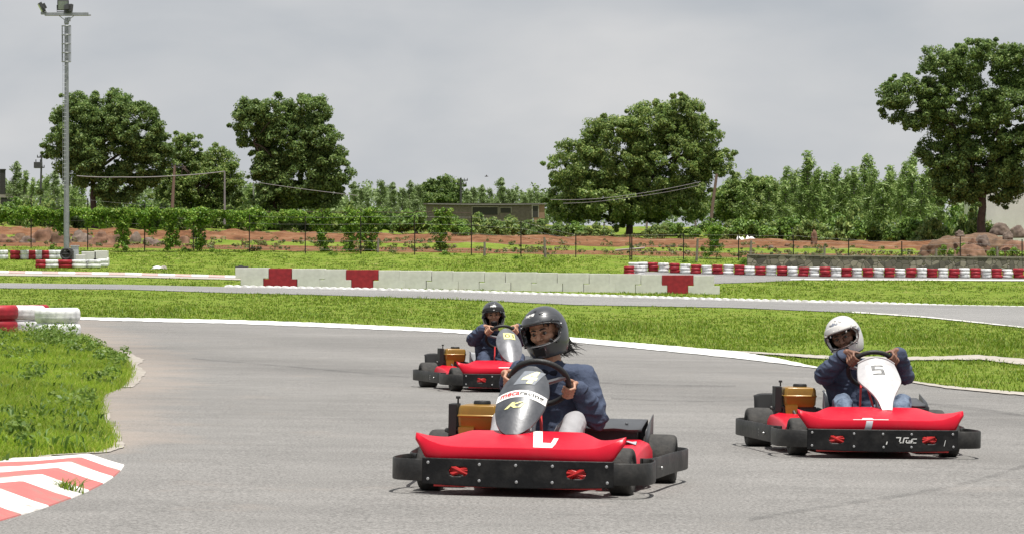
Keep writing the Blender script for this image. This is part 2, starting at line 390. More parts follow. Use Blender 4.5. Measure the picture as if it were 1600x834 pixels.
sheet('track_edge_line', [(x, y-1.3) for x, y in T2_NEAR], [(x, y+.2) for x, y in T2_NEAR], 1330, 2100, 9, 1, .012, [M_WPD], jit=.3)
sheet('side_track_line', [(1235, 435.6), (1600, 436.8), (2100, 446)], [(1235, 437.2), (1600, 438.6), (2100, 448.5)], 1235, 2100, 12, 1, .012, [M_WPD])
sheet('flat_kerb', K_UP, K_LO, -500, 385, 26/4, 1, .03, [M_RWP, mat('worn_pink_paint', (.5, .27, .24), .8, var=.2, scale=4, col2=(.6, .45, .42))], mi=lambda x, j: int(((x+17)//26) % 2))
sheet('kerb_apron', K_LO, KC_LO, -500, 385, 15, 1, .012, [M_CONC])

# scalloped white kerb along the far edge of the back track: a run of low domed kerb stones
mb = MB(); px = 352.0
while px < 2000:
    y = ip(T2_FAR, px); a = G(px, y); b = G(px+12.5, ip(T2_FAR, px+12.5)); N = 10
    t = (b-a); n2 = Vector((-t.y, t.x, 0)).normalized()
    hgt = .1 if px < 1340 else max(.02, .1-(px-1340)/150*.08)
    P = []
    for i in range(N+1):
        u = i/N; base = a+t*u; base.z = float(zg(base.x, base.y)); hh = hgt*(.35+.65*math.sqrt(max(0, math.sin(math.pi*u))))*random.uniform(.93, 1.05)
        P.append([base-n2*.14+Vector((0, 0, .0)), base-n2*.11+Vector((0, 0, hh*.85)), base-n2*.02+Vector((0, 0, hh)), base+n2*.2+Vector((0, 0, hh*.8)), base+n2*.24])
    mb.grid(P); px += 12.5
tag(link('scalloped_kerb', mb.mesh('scalloped_kerb', [M_WP])), kind='structure')

# the striped kerb in front, crowned across
mb = MB(); rows = []; ds = list(np.arange(11.0, 18.31, .14)); bounds = [16.65-.53*k for k in range(14)]
prof = [(-.08, .0), (0, .045), (.3, .056), (.66, .084), (.69, .084), (.78, .06), (.9, .028), (1, .006), (1.02, -.02)]
for d in bounds[::-1]:
    pass
def kerb_row(d):
    end = max(0, d-15.8); xr = -2.235-.027*(d-14.6)**2; xl = -3.02
    return [Vector((xl+(xr-xl)*u, d, float(zg(xl+(xr-xl)*u, d))+z*(1-.25*end))) for u, z in prof]
for k in range(13):
    d1, d0 = bounds[k], bounds[k+1]; sub = [d0+(d1-d0)*i/5 for i in range(6)]
    mb.grid([[p for p in kerb_row(d)] for d in sub], k % 2)
mb.add(kerb_row(16.65)+[p-Vector((0, 0, .2)) for p in kerb_row(16.65)], [(i, i+1, 10+i, 9+i) for i in range(8)], 0, False)
tag(link('striped_kerb', mb.mesh('striped_kerb', [M_RWP, M_RP], 8)), kind='structure')

# faint rubber lines on the track
def rubber(name, pts, wpx, alpha):
    m = bpy.data.materials.get('rubber_streak') or bpy.data.materials.new('rubber_streak')
    if not m.use_nodes:
        m.use_nodes = True; nt = m.node_tree; b = nt.nodes['Principled BSDF']; b.inputs['Base Color'].default_value = (.06, .06, .06, 1); b.inputs['Roughness'].default_value = .8
        tc = nd(nt, 'ShaderNodeTexCoord'); n = nd(nt, 'ShaderNodeTexNoise'); n.inputs['Scale'].default_value = 4; n.inputs['Detail'].default_value = 6; nt.links.new(tc.outputs['Object'], n.inputs['Vector'])
        mr = nd(nt, 'ShaderNodeMapRange'); mr.inputs['From Min'].default_value = .35; mr.inputs['From Max'].default_value = .75; mr.inputs['To Max'].default_value = alpha; nt.links.new(n.outputs['Fac'], mr.inputs['Value']); nt.links.new(mr.outputs['Result'], b.inputs['Alpha'])
    P = smooth_path(pts, 12); up = [(p.x, p.y-wpx/2) for p in P]; lo = [(p.x, p.y+wpx/2) for p in P]
    return sheet(name, up, lo, P[0].x, P[-1].x, (P[-1].x-P[0].x)/60, 1, .005, [m])
rubber('tyre_mark', [(1170, 812), (1290, 792), (1420, 772), (1520, 752), (1640, 715), (1800, 660)], 5, .3)
rubber('tyre_mark', [(955, 622), (1100, 627), (1300, 622), (1520, 637), (1700, 668)], 2.5, .3)
rubber('tyre_mark', [(840, 590), (980, 600), (1150, 603)], 2.5, .25)
rubber('tyre_mark', [(1350, 628), (1450, 632), (1600, 650), (1700, 664)], 2, .3)
rubber('tyre_mark', [(300, 560), (480, 575), (640, 590)], 2, .2)

# ------------------------------------------------------------------ ground sheet
ds = np.unique(np.concatenate([np.geomspace(1.5, 60, 60), np.arange(60, 172, 1.2), np.arange(172, 260, .9), np.geomspace(260, 4000, 50)])); ks = np.linspace(-.55, .55, 300)
KK, DD = np.meshgrid(ks, ds); XX = KK*DD; ZZ = zg(XX, DD)-.014
earth = np.zeros_like(XX)
for i in range(XX.shape[0]):
    d = ds[i]
    if 163 < d < 300:
        for j in range(XX.shape[1]):
            x = XX[i, j]
            if abs(x) > 60: continue
            n = noise.noise((x*.12, d*.2, 3.)); n2 = noise.noise((x*.7, d*.7, 9.))
            band = 1.0
            c = 179+2.5*n
            if abs(d-c) < 3.4: band = .1
            if d > 203+4*n: band = .25
            if d < 166.0+1.2*n: band = .3
            earth[i, j] = band+.25*n2
            if d > 180: ZZ[i, j] += .28*max(0, n2+.2*n+.1)
            if 180 < d < 200: ZZ[i, j] += .35*math.exp(-((d-188-3*n)/2.5)**2)
n0, n1 = XX.shape
V = np.stack([XX, DD, ZZ], -1).reshape(-1, 3)
idx = np.arange(n0*n1).reshape(n0, n1)
FF = np.stack([idx[:-1, :-1], idx[:-1, 1:], idx[1:, 1:], idx[1:, :-1]], -1).reshape(-1)
def ground_mat():
    m = bpy.data.materials.new('grass_soil'); m.use_nodes = True; nt = m.node_tree; b = nt.nodes['Principled BSDF']; b.inputs['Roughness'].default_value = .95; b.inputs['Specular IOR Level'].default_value = .15; L = nt.links.new
    tc = nd(nt, 'ShaderNodeTexCoord')
    def nz(s, d=6, r=.65):
        n = nd(nt, 'ShaderNodeTexNoise'); n.inputs['Scale'].default_value = s; n.inputs['Detail'].default_value = d; n.inputs['Roughness'].default_value = r; L(tc.outputs['Object'], n.inputs['Vector']); return n.outputs['Fac']
    def ramp(s, stops):
        r = nd(nt, 'ShaderNodeValToRGB'); e = r.color_ramp.elements; e[0].position = stops[0][0]; e[0].color = c4(stops[0][1]); e[1].position = stops[-1][0]; e[1].color = c4(stops[-1][1])
        for p, c in stops[1:-1]: q = e.new(p); q.color = c4(c)
        L(s, r.inputs['Fac']); return r.outputs['Color']
    gr = ramp(nz(1.1), [(.3, (.085, .145, .013)), (.48, (.145, .21, .022)), (.6, (.19, .23, .04)), (.75, (.27, .23, .1))])
    er = ramp(nz(.9, 8), [(.3, (.075, .035, .017)), (.45, (.16, .072, .034)), (.6, (.225, .115, .06)), (.75, (.29, .19, .115))])
    at = nd(nt, 'ShaderNodeAttribute'); at.attribute_name = 'earth'
    a = nd(nt, 'ShaderNodeMath', operation='ADD'); L(at.outputs['Fac'], a.inputs[0])
    mr = nd(nt, 'ShaderNodeMapRange'); mr.inputs['From Min'].default_value = .3; mr.inputs['From Max'].default_value = .7; mr.inputs['To Min'].default_value = -.35; mr.inputs['To Max'].default_value = .35; L(nz(.7, 5), mr.inputs['Value']); L(mr.outputs[0], a.inputs[1])
    m2 = nd(nt, 'ShaderNodeMapRange'); m2.inputs['From Min'].default_value = .4; m2.inputs['From Max'].default_value = .62; L(a.outputs[0], m2.inputs['Value'])
    mx = nd(nt, 'ShaderNodeMix', data_type='RGBA'); L(m2.outputs[0], mx.inputs['Factor']); L(gr, mx.inputs['A']); L(er, mx.inputs['B']); L(mx.outputs['Result'], b.inputs['Base Color'])
    bp = nd(nt, 'ShaderNodeBump'); bp.inputs['Strength'].default_value = .9; bp.inputs['Distance'].default_value = .25; L(nz(1.8, 8), bp.inputs['Height']); L(bp.outputs[0], b.inputs['Normal'])
    return m
M_GND = ground_mat()
me = np_mesh('ground', V, FF, 4, [M_GND], True)
at = me.attributes.new('earth', 'FLOAT', 'POINT'); at.data.foreach_set('value', earth.reshape(-1).astype(np.float32))
tag(link('ground', me), kind='structure')

# raised verge at the left, grown over with grass
def bank_h(x, d):
    e = bankx(d)-x
    return -.03 if e < 0 else min(1, e/.9)*(.1+.06*noise.noise((x*.8, d*.5, 0)))*(1 if d < 30 else max(.15, 1-(d-30)/20))+.01
rows = []
for d in np.geomspace(13.2, 53, 110):
    e = bankx(d); rows.append([Vector((e+.06-(t**1.7)*(5+.6*d), d, 0)) for t in np.linspace(0, 1, 28)])
for r_ in rows:
    for p in r_: p.z = float(zg(p.x, p.y))+bank_h(p.x, p.y)+(.0 if p.y > 19 else -.02)
mb = MB(); mb.grid(rows); tag(link('grass_verge', mb.mesh('grass_verge', [M_GND], 0)), kind='structure')

# broken pale edging left along the verge
for seg, wf in (((548, 606), lambda y: 34-14*(y-548)/58), ((640, 716), lambda y: 16+14*max(0, (y-670)/46))):
    mb = MB(); rows = []
    for y in np.arange(seg[0], seg[1], 1.5):
        e = ip(sorted(BANK), y); w_ = wf(y)*(.75+.5*noise.noise((y*.09, 2, 1))+random.uniform(-.08, .08)); rows.append([G(e-8+(w_+8)*k/4, y)+Vector((0, 0, .006)) for k in range(5)])
    mb.grid(rows); tag(link('old_edging', mb.mesh('old_edging', [mat('dusty_concrete', (.27, .235, .2), .95, var=.2, scale=4, col2=(.4, .37, .33), detail=10)], 0)), kind='structure')

# ------------------------------------------------------------------ grass blades
GR = [(.065, .125, .008), (.125, .21, .013), (.175, .265, .02), (.235, .295, .034), (.31, .29, .09)]
M_GRASS = leaf_mat('grass_blades', [GR[0], GR[1], GR[1], GR[2], GR[2], GR[3], GR[4]], .35, .6)
M_WEED = leaf_mat('weed_leaves', [(.05, .11, .016), (.1, .18, .026), (.16, .24, .045)], .3, .55)
def blades(name, pos, hs, ws, nper, spread, mats, mi=None, lean=.5, wide=False):
    """curved three-sided blades standing round each position"""
    n = len(pos)*nper; P = np.repeat(np.asarray(pos), nper, 0); H = np.repeat(hs, nper)*RNG.uniform(.5, 1.15, n); W = np.repeat(ws, nper)*RNG.uniform(.7, 1.3, n)
    S = np.repeat(spread, nper); P = P+np.stack([RNG.normal(0, 1, n)*S, RNG.normal(0, 1, n)*S, np.zeros(n)], 1)
    a = RNG.uniform(0, 2*np.pi, n); ln = RNG.uniform(.1, 1, n)*lean*H; dx, dy = np.cos(a), np.sin(a); b = RNG.uniform(0, 2*np.pi, n); sx, sy = np.cos(b)*W/2, np.sin(b)*W/2
    z0 = np.zeros(n)
    v0 = P+np.stack([-sx, -sy, z0-.01], 1); v1 = P+np.stack([sx, sy, z0-.01], 1); k = .85 if not wide else 1.5
    mid = P+np.stack([dx*ln*.35, dy*ln*.35, H*.6], 1); v2 = mid+np.stack([sx*k, sy*k, z0], 1); v3 = mid-np.stack([sx*k, sy*k, z0], 1)
    tip = P+np.stack([dx*ln, dy*ln, H*(.95 if not wide else .75)], 1)
    V = np.stack([v0, v1, v2, v3, tip], 1).reshape(-1, 3); base = np.arange(n)*5
    Fq = np.stack([base, base+1, base+2, base+3], 1); Ft = np.stack([base+3, base+2, base+4], 1)
    me = bpy.data.meshes.new(name); me.vertices.add(len(V)); me.vertices.foreach_set('co', V.astype(np.float32).ravel())
    me.loops.add(n*7); me.loops.foreach_set('vertex_index', np.concatenate([Fq, Ft], 1).ravel().astype(np.int32))
    me.polygons.add(n*2); st = np.stack([np.arange(n)*7, np.arange(n)*7+4], 1).ravel(); me.polygons.foreach_set('loop_start', st.astype(np.int32))
    for m in mats: me.materials.append(m)
    me.update(calc_edges=True); me.validate(); return me
pos = []; hs = []; ws = []; sp = []
def patch(x, d): return .6*noise.noise((x*.08, d*.06, 8.))+ noise.noise((x*.25, d*.12, 5.))+.5*noise.noise((x*.9, d*.4, 2.))
NG = 128000
gpx = RNG.uniform(-430, 2050, NG); gpy = RNG.uniform(384, 640, NG); GP = GV(gpx, gpy)
for px, py, g3 in zip(gpx, gpy, GP):
    if py > ip(T1_FAR, px)+1 or on_road(px, py): continue
    x, y, z = g3; q = patch(x, y)
    if y > 182 or (y > 164.5 and random.random() < .8) or (q < -.25 and random.random() < .6): continue
    s = F/y; pos.append((x, y, z-.015)); hs.append(random.uniform(.035, .075)*(1+1.4*max(0, q))); ws.append(max(.012, 1.2/s)); sp.append(.05+1.4/s)
tag(link('grass', blades('grass', pos, np.array(hs), np.array(ws), 4, np.array(sp), [M_GRASS], lean=1.3)), 'short bright green grass growing between the tracks', None, None, 'stuff')
# tall uncut grass and weeds at the left
pos = []; hs = []; ws = []; sp = []; wp = []; wh = []; ww = []; wsp = []
BK = sorted(BANK)
def bank_px(py): return ip(BK, py)
NT = 60000
gpx = RNG.uniform(-150, 230, NT); gpy = RNG.uniform(520, 745, NT); GP = GV(gpx, gpy); oy = np.argsort(ey); BX = np.interp(GP[:, 1], ey[oy], ex[oy])
for px, py, g3 in zip(gpx, gpy, GP):
    if px > bank_px(py)+random.gauss(-3, 5): continue
    x, y, z0 = g3; q = noise.noise((x*1.1, y*.35, 1.)); z = z0+max(0, bank_h(x, y))-.01; s = F/y
    if random.random() < .006:
        wp.append((x, y, z)); wh.append(random.uniform(.06, .15)*(1+.5*q)); ww.append(random.uniform(.007, .016)); wsp.append(.03)
    else:
        pos.append((x, y, z)); hs.append(random.uniform(.04, .1)*(1+.8*q)*(.6 if y < 22 else 1)); ws.append(max(.005, .75/s)); sp.append(.03)
M_TALL = leaf_mat('tall_grass_blades', [tuple(c*1.45 for c in GR[q]) for q in (0, 1, 2, 2, 3, 3, 4)], .5, .6)
tag(link('tall_grass', blades('tall_grass', pos, np.array(hs), np.array(ws), 5, np.array(sp), [M_TALL], lean=1.2)), 'tall uncut grass on the verge beside the striped kerb', None, None, 'stuff')
tag(link('weeds', blades('weeds', wp, np.array(wh), np.array(ww), 7, np.array(wsp), [M_WEED], lean=1.3, wide=True)), 'broad leaved weeds among the tall grass of the verge', None, None, 'stuff')
o = empty('grass_tuft', G(97, 771)); tag(o, 'small grass tuft sprouting from the faded striped kerb', 'grass tuft')
p0 = G(97, 771); n = 26; q = [(random.gauss(0, .05), random.gauss(0, .03), .012) for _ in range(n)]
link('blade', blades('tuft', q, RNG.uniform(.05, .09, n), np.full(n, .008), 4, np.full(n, .02), [M_GRASS], lean=2.2), o)
# ------------------------------------------------------------------ karts
M_RED = mat('red_plastic', (.6, .006, .026), .34, var=.1, scale=6, col2=(.5, .022, .036), detail=10, thresh=(.52, .8), spec=.27, bump=.12, bscale=7, coat=.0)
M_REDT = mat('red_tube', (.5, .02, .02), .45, var=.2, scale=20)
M_BLK = mat('black_plastic', (.007, .007, .008), .5, spec=.3, var=.35, scale=7, col2=(.032, .03, .028), bump=.15, bscale=40, detail=10, thresh=(.45, .8))
M_BAND = mat('bumper_band', (.014, .0135, .013), .5, var=.3, scale=6, col2=(.06, .056, .05), bump=.15, bscale=40, detail=10, thresh=(.42, .78))
M_BOLT = mat('bolt_steel', (.45, .45, .45), .4, .8)
M_TYRE = mat('kart_tyre', (.022, .022, .022), .8, var=.35, scale=14, col2=(.06, .056, .05), bump=.2, bscale=60)
M_RIM = mat('rim_alloy', (.3, .29, .27), .45, .7, var=.3, scale=20)
M_GOLD = mat('gold_paint', (.27, .145, .016), .4, .15, var=.12, scale=9, coat=.3)
M_ENG = mat('engine_metal', (.07, .068, .065), .5, .5, var=.5, scale=25)
M_DARK = mat('dark_parts', (.012, .012, .012), .6)
M_SEAT = mat('seat_fibreglass', (.42, .43, .45), .45, var=.12, scale=8)
M_STEER = mat('steering_rubber', (.012, .012, .012), .55, bump=.15, bscale=90)
M_STEEL = mat('steel', (.35, .35, .36), .4, .9, var=.2, scale=20)
M_GUARD = mat('guard_sheet', (.05, .052, .056), .38, var=.25, scale=5, spec=.6)
M_STK = mat('sticker_white', (.78, .77, .74), .45, var=.15, scale=14)
M_STKG = mat('sticker_grey', (.42, .43, .46), .4, var=.15, scale=14)
M_YEL = mat('decal_yellow', (.72, .7, .3), .5, var=.1, scale=18)
M_PYEL = mat('decal_pale_yellow', (.74, .72, .3), .5, var=.12, scale=18)
M_RTXT = mat('decal_red', (.6, .03, .03), .5)
M_BTXT = mat('decal_black', (.02, .02, .02), .5)
M_OLIVE = mat('decal_olive', (.11, .1, .01), .5)
def fairing_mat(name, c, c2, rough, metal, coat):
    return mat(name, c, rough, metal, var=.2, scale=6, col2=c2, coat=coat, bump=.05, bscale=30, detail=9)
M_F4 = fairing_mat('smoky_fairing', (.03, .035, .044), (.11, .115, .125), .36, .1, .15)
M_F1 = fairing_mat('silver_grey_fairing', (.1, .104, .115), (.22, .225, .24), .36, .15, .15)
M_F5 = fairing_mat('white_fairing', (.5, .485, .49), (.64, .63, .63), .35, 0, .3)

def pl(t, pts):
    for (a, b), (c, d) in zip(pts, pts[1:]):
        if t <= c:
            k = max(0, (t-a)/(c-a)); k = k*k*(3-2*k) if False else k; return b+(d-b)*k
    return pts[-1][1]
def cr(t, pts):
    """smooth curve through (t, value) points"""
    xs = [p[0] for p in pts]; i = max(0, min(len(xs)-2, sum(1 for x in xs if x <= t)-1)); h = xs[i+1]-xs[i]; k = (t-xs[i])/h
    def sl(j):
        if j == 0: return (pts[1][1]-pts[0][1])/(xs[1]-xs[0])
        if j == len(xs)-1: return (pts[-1][1]-pts[-2][1])/(xs[-1]-xs[-2])
        a = (pts[j][1]-pts[j-1][1])/(xs[j]-xs[j-1]); b = (pts[j+1][1]-pts[j][1])/(xs[j+1]-xs[j]); return 0 if a*b <= 0 else 2*a*b/(a+b)
    return (2*k**3-3*k*k+1)*pts[i][1]+(k**3-2*k*k+k)*h*sl(i)+(-2*k**3+3*k*k)*pts[i+1][1]+(k**3-k*k)*h*sl(i+1)
CACHE = {}
def cached(key, fn):
    if key not in CACHE: CACHE[key] = fn()
    return CACHE[key]

# nose: where its three edges run across the width
def nose_pt(y, v):
    a = abs(y)
    xb = .85-.02*(a/.5)**2; zb = .17+.035*max(0, (a-.44)/.12)
    xr = .86-.055*(a/.56)**2; zr = cr(a, [(0, .258), (.3, .256), (.40, .262), (.48, .285), (.565, .322)])
    xt = cr(a, [(0, .50), (.3, .51), (.38, .58), (.46, .665), (.565, .76)]); zt = cr(a, [(0, .332), (.29, .330), (.345, .318), (.42, .297), (.49, .304), (.565, .324)])
    if a > .5:
        k = (a-.5)/.065; xb = xb+(.775-xb)*k*.8; zb = zb+(.3-zb)*k*.85; xr = xr+(.765-xr)*k
    if v < .45: t = v/.45; p = Vector((xb+(xr-xb)*t+.012*math.sin(math.pi*t), y, zb+(zr-zb)*t))
    else:
        t = (v-.45)/.55; p = Vector((xr+(xt-xr)*t, y, zr+(zt-zr)*t+.016*math.sin(math.pi*t)*(1-min(1, a/.5))))
    return p
def nose_n(y, v):
    e = .004; a = nose_pt(y+e, v)-nose_pt(y-e, v); b = nose_pt(y, min(1, v+e))-nose_pt(y, max(0, v-e)); n = a.cross(b).normalized(); return n if n.x+n.z > 0 else -n
def nose_mesh():
    ys = [-.565+1.13*i/60 for i in range(61)]; vv = [0, .1, .22, .34, .42, .447, .453, .48, .56, .66, .78, .9, 1.0]
    P = [[nose_pt(y, v) for v in vv]+[nose_pt(y, 1)+Vector((-.02, 0, -.025))] for y in ys]; mb = MB(); mb.grid(P); return mb.mesh('nose_cone', [M_RED], 24)
def plate_x(y): return .895-.03*(y/.51)**2
def stadium(y, z, cy, cz, hw, hh):
    dy = max(0, abs(y-cy)-(hw-hh)); return math.hypot(dy, z-cz)-hh
def plate_mesh():
    mb = MB(); ny, nz = 150, 24; y0, y1 = -.512, .512
    def pt(y, z, off=0):
        low = .047+.012*(abs(y)/.51)**2; zz = low+(z*(.196-low)); return Vector((plate_x(y)+off, y, zz))
    H = [(-.315, .128, .052, .026), (.315, .128, .052, .026)]
    ys = [y0+(y1-y0)*i/ny for i in range(ny+1)]
    front = []; ok = {}
    for i, y in enumerate(ys):
        row = []
        for j in range(nz+1):
            p = pt(y, j/nz); s = min(stadium(p.y, p.z, *h) for h in H)
            if -.0035 < s < .0035:         # bring the mesh to the rim of the hole
                for h in H:
                    if abs(stadium(p.y, p.z, *h)) < .0036:
                        cy = max(h[0]-(h[2]-h[3]), min(h[0]+(h[2]-h[3]), p.y)); d = Vector((0, p.y-cy, p.z-h[1]))
                        if d.length > 1e-5: d = d.normalized()*h[3]; p = Vector((p.x, cy+d.y, h[1]+d.z)); s = 0
            ok[(i, j)] = s; row.append(p)
        front.append(row)
    sk = lambda i, j: sum(ok[k] for k in ((i, j), (i+1, j), (i, j+1), (i+1, j+1)))/4 < 0
    mb.grid(front, skip=sk)
    me = mb.mesh('bumper_plate', [M_BLK, M_BOLT], 40)
    return me
BOLTS = ((-.48, .172), (-.48, .085), (.48, .085), (-.2, .168), (-.2, .082), (.19, .168), (.19, .082), (0, .08), (.475, .17), (-.005, .168))
def bolt_mesh():
    mb = MB(); mb.lathe([(.0, .004), (.005, .004), (.008, .002), (.008, -.004)], Matrix.Rotation(R(-90), 4, 'Z'), 12, 0); return mb.mesh('bolt', [M_BOLT])
LOOP = [(.858, .50), (.85, .575), (.82, .64), (.765, .682), (.68, .7), (.56, .7), (.45, .685), (.37, .65), (.33, .6)]
SIDE = [(.44, .62), (.36, .665), (.22, .69), (0, .708), (-.28, .735), (-.48, .765), (-.64, .772), (-.75, .735), (-.815, .64), (-.83, .5), (-.835, .42)]
def tyre_prof(r, w, rim=.07):
    h = w/2
    return [(rim, -h*.82), (rim+.012, -h*.93), (r*.72, -h*1.0), (r*.9, -h*.97), (r*.97, -h*.86), (r*.995, -h*.66), (r, -h*.3), (r, h*.3), (r*.995, h*.66), (r*.97, h*.86), (r*.9, h*.97), (r*.72, h), (rim+.012, h*.93), (rim, h*.82)]
def rim_mb(w, rim=.07):
    h = w/2; mb = MB(); mb.lathe([(rim, -h*.84), (rim-.006, -h*.8), (rim-.014, -h*.45), (.034, -h*.35), (.03, -h*.6), (0, -h*.6)], None, 24); mb.lathe([(rim, h*.84), (rim-.006, h*.8), (rim-.014, h*.45), (.034, h*.35), (.03, h*.6), (0, h*.6)], None, 24)
    mb.lathe([(rim, -h*.84), (rim, h*.84)], None, 24); return mb

# front fairing: one curved shield, two shapes
def fairing(kind, fsh=0):
    if kind == 'shield':
        W = [(0, .026), (.03, .05), (.1, .082), (.22, .112), (.4, .135), (.57, .141), (.75, .124), (.88, .09), (.95, .062), (1, .022)]; BOT = (.635, .312); TOP = (.235, .672); bulge = .035; curv = 2.6
    else:
        W = [(0, .034), (.05, .04), (.15, .05), (.3, .078), (.45, .112), (.58, .14), (.68, .152), (.8, .147), (.92, .138), (1, .128)]; BOT = (.635, .314); TOP = (.235, .64); bulge = .02; curv = 2.2
    d = Vector((TOP[0]-BOT[0], 0, TOP[1]-BOT[1])); L = d.length; n = Vector((d.z, 0, -d.x)).normalized()
    def width(v): return cr(v, W)
    def S(a, v):
        arch = 0
        if kind == 'funnel' and v > .8: arch = .02*((v-.8)/.2)*(1-(a/.14)**2)
        return Vector((BOT[0]+d.x*v, a+fsh*(1-v), BOT[1]+d.z*v+arch))+n*(bulge*math.sin(math.pi*min(1, v*1.02))-curv*a*a*(1 if abs(a) < .1 else 1)+.006)
    def N(a, v):
        e = .003; x = S(a+e, v)-S(a-e, v); y = S(a, v+e)-S(a, v-e); q = x.cross(y).normalized(); return q if q.x > 0 else -q
    def mesh():
        mb = MB(); vv = sorted(set([i/44 for i in range(45)]+[.01, .985])); P = [[S(width(v)*u, v)-(N(0, v)*.012 if abs(u) > .999 else Vector()) for u in [-1, -.985]+[-.95+1.9*k/24 for k in range(25)]+[.985, 1]] for v in vv]
        mb.grid(P); return mb.mesh('front_fairing', [{'shield': M_F4, 'funnel': M_F5}[kind]], 50)
    return S, N, width, L, mesh

def make_kart(P):
    """P: number, ground spot, heading, shape of the front fairing, marks"""
    root = empty('go_kart'); tag(root, P['label'], 'go-kart', 'red rental go-karts on the track')
    X = Vector((math.sin(P['yaw']), -math.cos(P['yaw']), 0)); up = Vector((.015, 0, 1)).normalized()
    X = (X-up*X.dot(up)).normalized(); Y = up.cross(X)
    M = Matrix(((X.x, Y.x, up.x, 0), (X.y, Y.y, up.y, 0), (X.z, Y.z, up.z, 0), (0, 0, 0, 1))); M.translation = P['loc']; root.matrix_world = M
    A = lambda name, key, fn, par=None, **kw: link(name, cached(key, fn), root if par is None else par, **kw)
    # chassis
    def chassis():
        mb = MB()
        for s in (-1, 1):
            mb.tube(smooth_path([(.76, .28*s, .075), (.5, .27*s, .07), (.1, .33*s, .065), (-.3, .33*s, .065), (-.62, .3*s, .09)]), .015, 8)
            mb.tube(smooth_path([(.3, .33*s, .07), (.3, .5*s, .11), (.1, .6*s, .12), (-.2, .6*s, .12), (-.28, .36*s, .08)]), .011, 8)
            mb.tube([(.74, .3*s, .09), (.84, .26*s, .15), (.845, .36*s, .11)], .014, 8); mb.tube([(.84, .26*s, .105), (.845, .36*s, .15)], .013, 8)
            mb.tube([(.42, .07*s, .07), (.3, .05*s, .3), (.17, .02*s, .47)], .008, 8)
            mb.tube([(.525, .3*s, .12), (.525, .44*s, .128)], .018, 8)
        mb.tube([(.84, -.46, .13), (.84, .46, .13)], .012, 8); mb.tube([(.62, -.27, .07), (.62, .27, .07)], .015, 8); mb.tube([(-.3, -.33, .065), (-.3, .33, .065)], .015, 8)
        return mb.mesh('chassis', [M_REDT])
    A('chassis', 'chassis', chassis)
    def tray():
        mb = MB(); mb.prism([(.74, -.27), (.74, .27), (.5, .27), (.1, .33), (-.3, .33), (-.3, -.33), (.1, -.33), (.5, -.27)], .042, .05); mb.prism([(.86, -.45), (.86, .45), (.7, .40), (.7, -.40)], .045, .056); return mb.mesh('floor_tray', [M_REDT])
    A('floor_tray', 'tray', tray)
    pb = A('bumper_plate', 'plate', plate_mesh, solid=.012)
    for y, z in BOLTS: A('bolt', 'bolt', bolt_mesh, pb, loc=(plate_x(y)+.001, y, z))
    for s in (-1, 1):
        def loop(s=s):
            mb = MB(); mb.band([(x, y*s) for x, y in LOOP], .072, .188, .012); return mb.mesh('bumper_loop', [M_BAND], 50)
        A('bumper_loop', ('loop', s), loop)
        def side(s=s):
            mb = MB(); mb.band([(x, y*s) for x, y in SIDE], .076, .192, .012)
            for x, y in ((.2, .705), (-.2, .72)): mb.lathe([(0, .005), (.009, .004), (.009, -.004)], Matrix.Translation((x, (y+.0)*s, .13)) @ Matrix.Scale(s, 4, (0, 1, 0)), 10, 1)
            return mb.mesh('side_bumper', [M_BAND, M_BOLT], 50)
        sb = A('side_bumper', ('side', s), side)
        if P.get('sidemark') and s == -1:
            tb = text_mb(P['sidemark'], .07, lambda a, b: Vector((.0+a*.9, -.7125, .128+b)), shear=.2); link('lettering', tb.mesh('lettering', [M_STK]), sb)
    def rear():
        mb = MB(); mb.band([(-.835, -.43), (-.85, -.2), (-.855, 0), (-.85, .2), (-.835, .43)], .09, .18, .014); return mb.mesh('rear_bumper', [M_BAND], 50)
    A('rear_bumper', 'rear', rear)
    # nose and its stickers
    nz_ = A('nose_cone', 'nose', nose_mesh, solid=.005)
    if P['num'] == 4:
        mb = MB()
        def patch(ya, yb, va, vb, fa=0, fb=0, n=8):
            mb.grid([[nose_pt(ya+(yb-ya)*i/n+(fa+(fb-fa)*j/n), va+(vb-va)*j/n)+nose_n(ya+(yb-ya)*i/n+(fa+(fb-fa)*j/n), va+(vb-va)*j/n)*.002 for j in range(n+1)] for i in range(n+1)])
        patch(.05, .1, .47, .97, .03, -.015); patch(.1, .18, .47, .58, .0, .012); patch(.165, .19, .57, .72, .0, .004)
        link('sticker', mb.mesh('sticker', [mat('worn_sticker', (.72, .5, .5), .5, var=.1, scale=22, col2=(.8, .78, .75), detail=10, thresh=(.34, .46))], 0), nz_)
    if P['num'] == 5:
        mb = MB(); n = 8
        mb.grid([[nose_pt(-.13+.045*i/n+.02*j/n, .02+.44*j/n)+nose_n(-.13+.045*i/n+.02*j/n, .02+.44*j/n)*.002 for j in range(n+1)] for i in range(n+1)])
        link('sticker', mb.mesh('sticker', [M_STKG], 0), nz_)
        mb = MB(); mb.grid([[nose_pt(-.2+.24*i/24, .455+.05*(j/n)*(1 if 6 < i < 14 else .25))+nose_n(-.2+.24*i/24, .46+.03*j/n)*.0022 for j in range(n+1)] for i in range(25)])
        link('sticker', mb.mesh('sticker', [M_STK], 0), nz_)
    if P['num'] == 1:
        mb = MB(); n = 8; mb.grid([[nose_pt(-.12+.3*i/16, .46+.03*j/n)+nose_n(-.12+.3*i/16, .46+.03*j/n)*.002 for j in range(n+1)] for i in range(17)]); link('sticker', mb.mesh('sticker', [M_STK], 0), nz_)
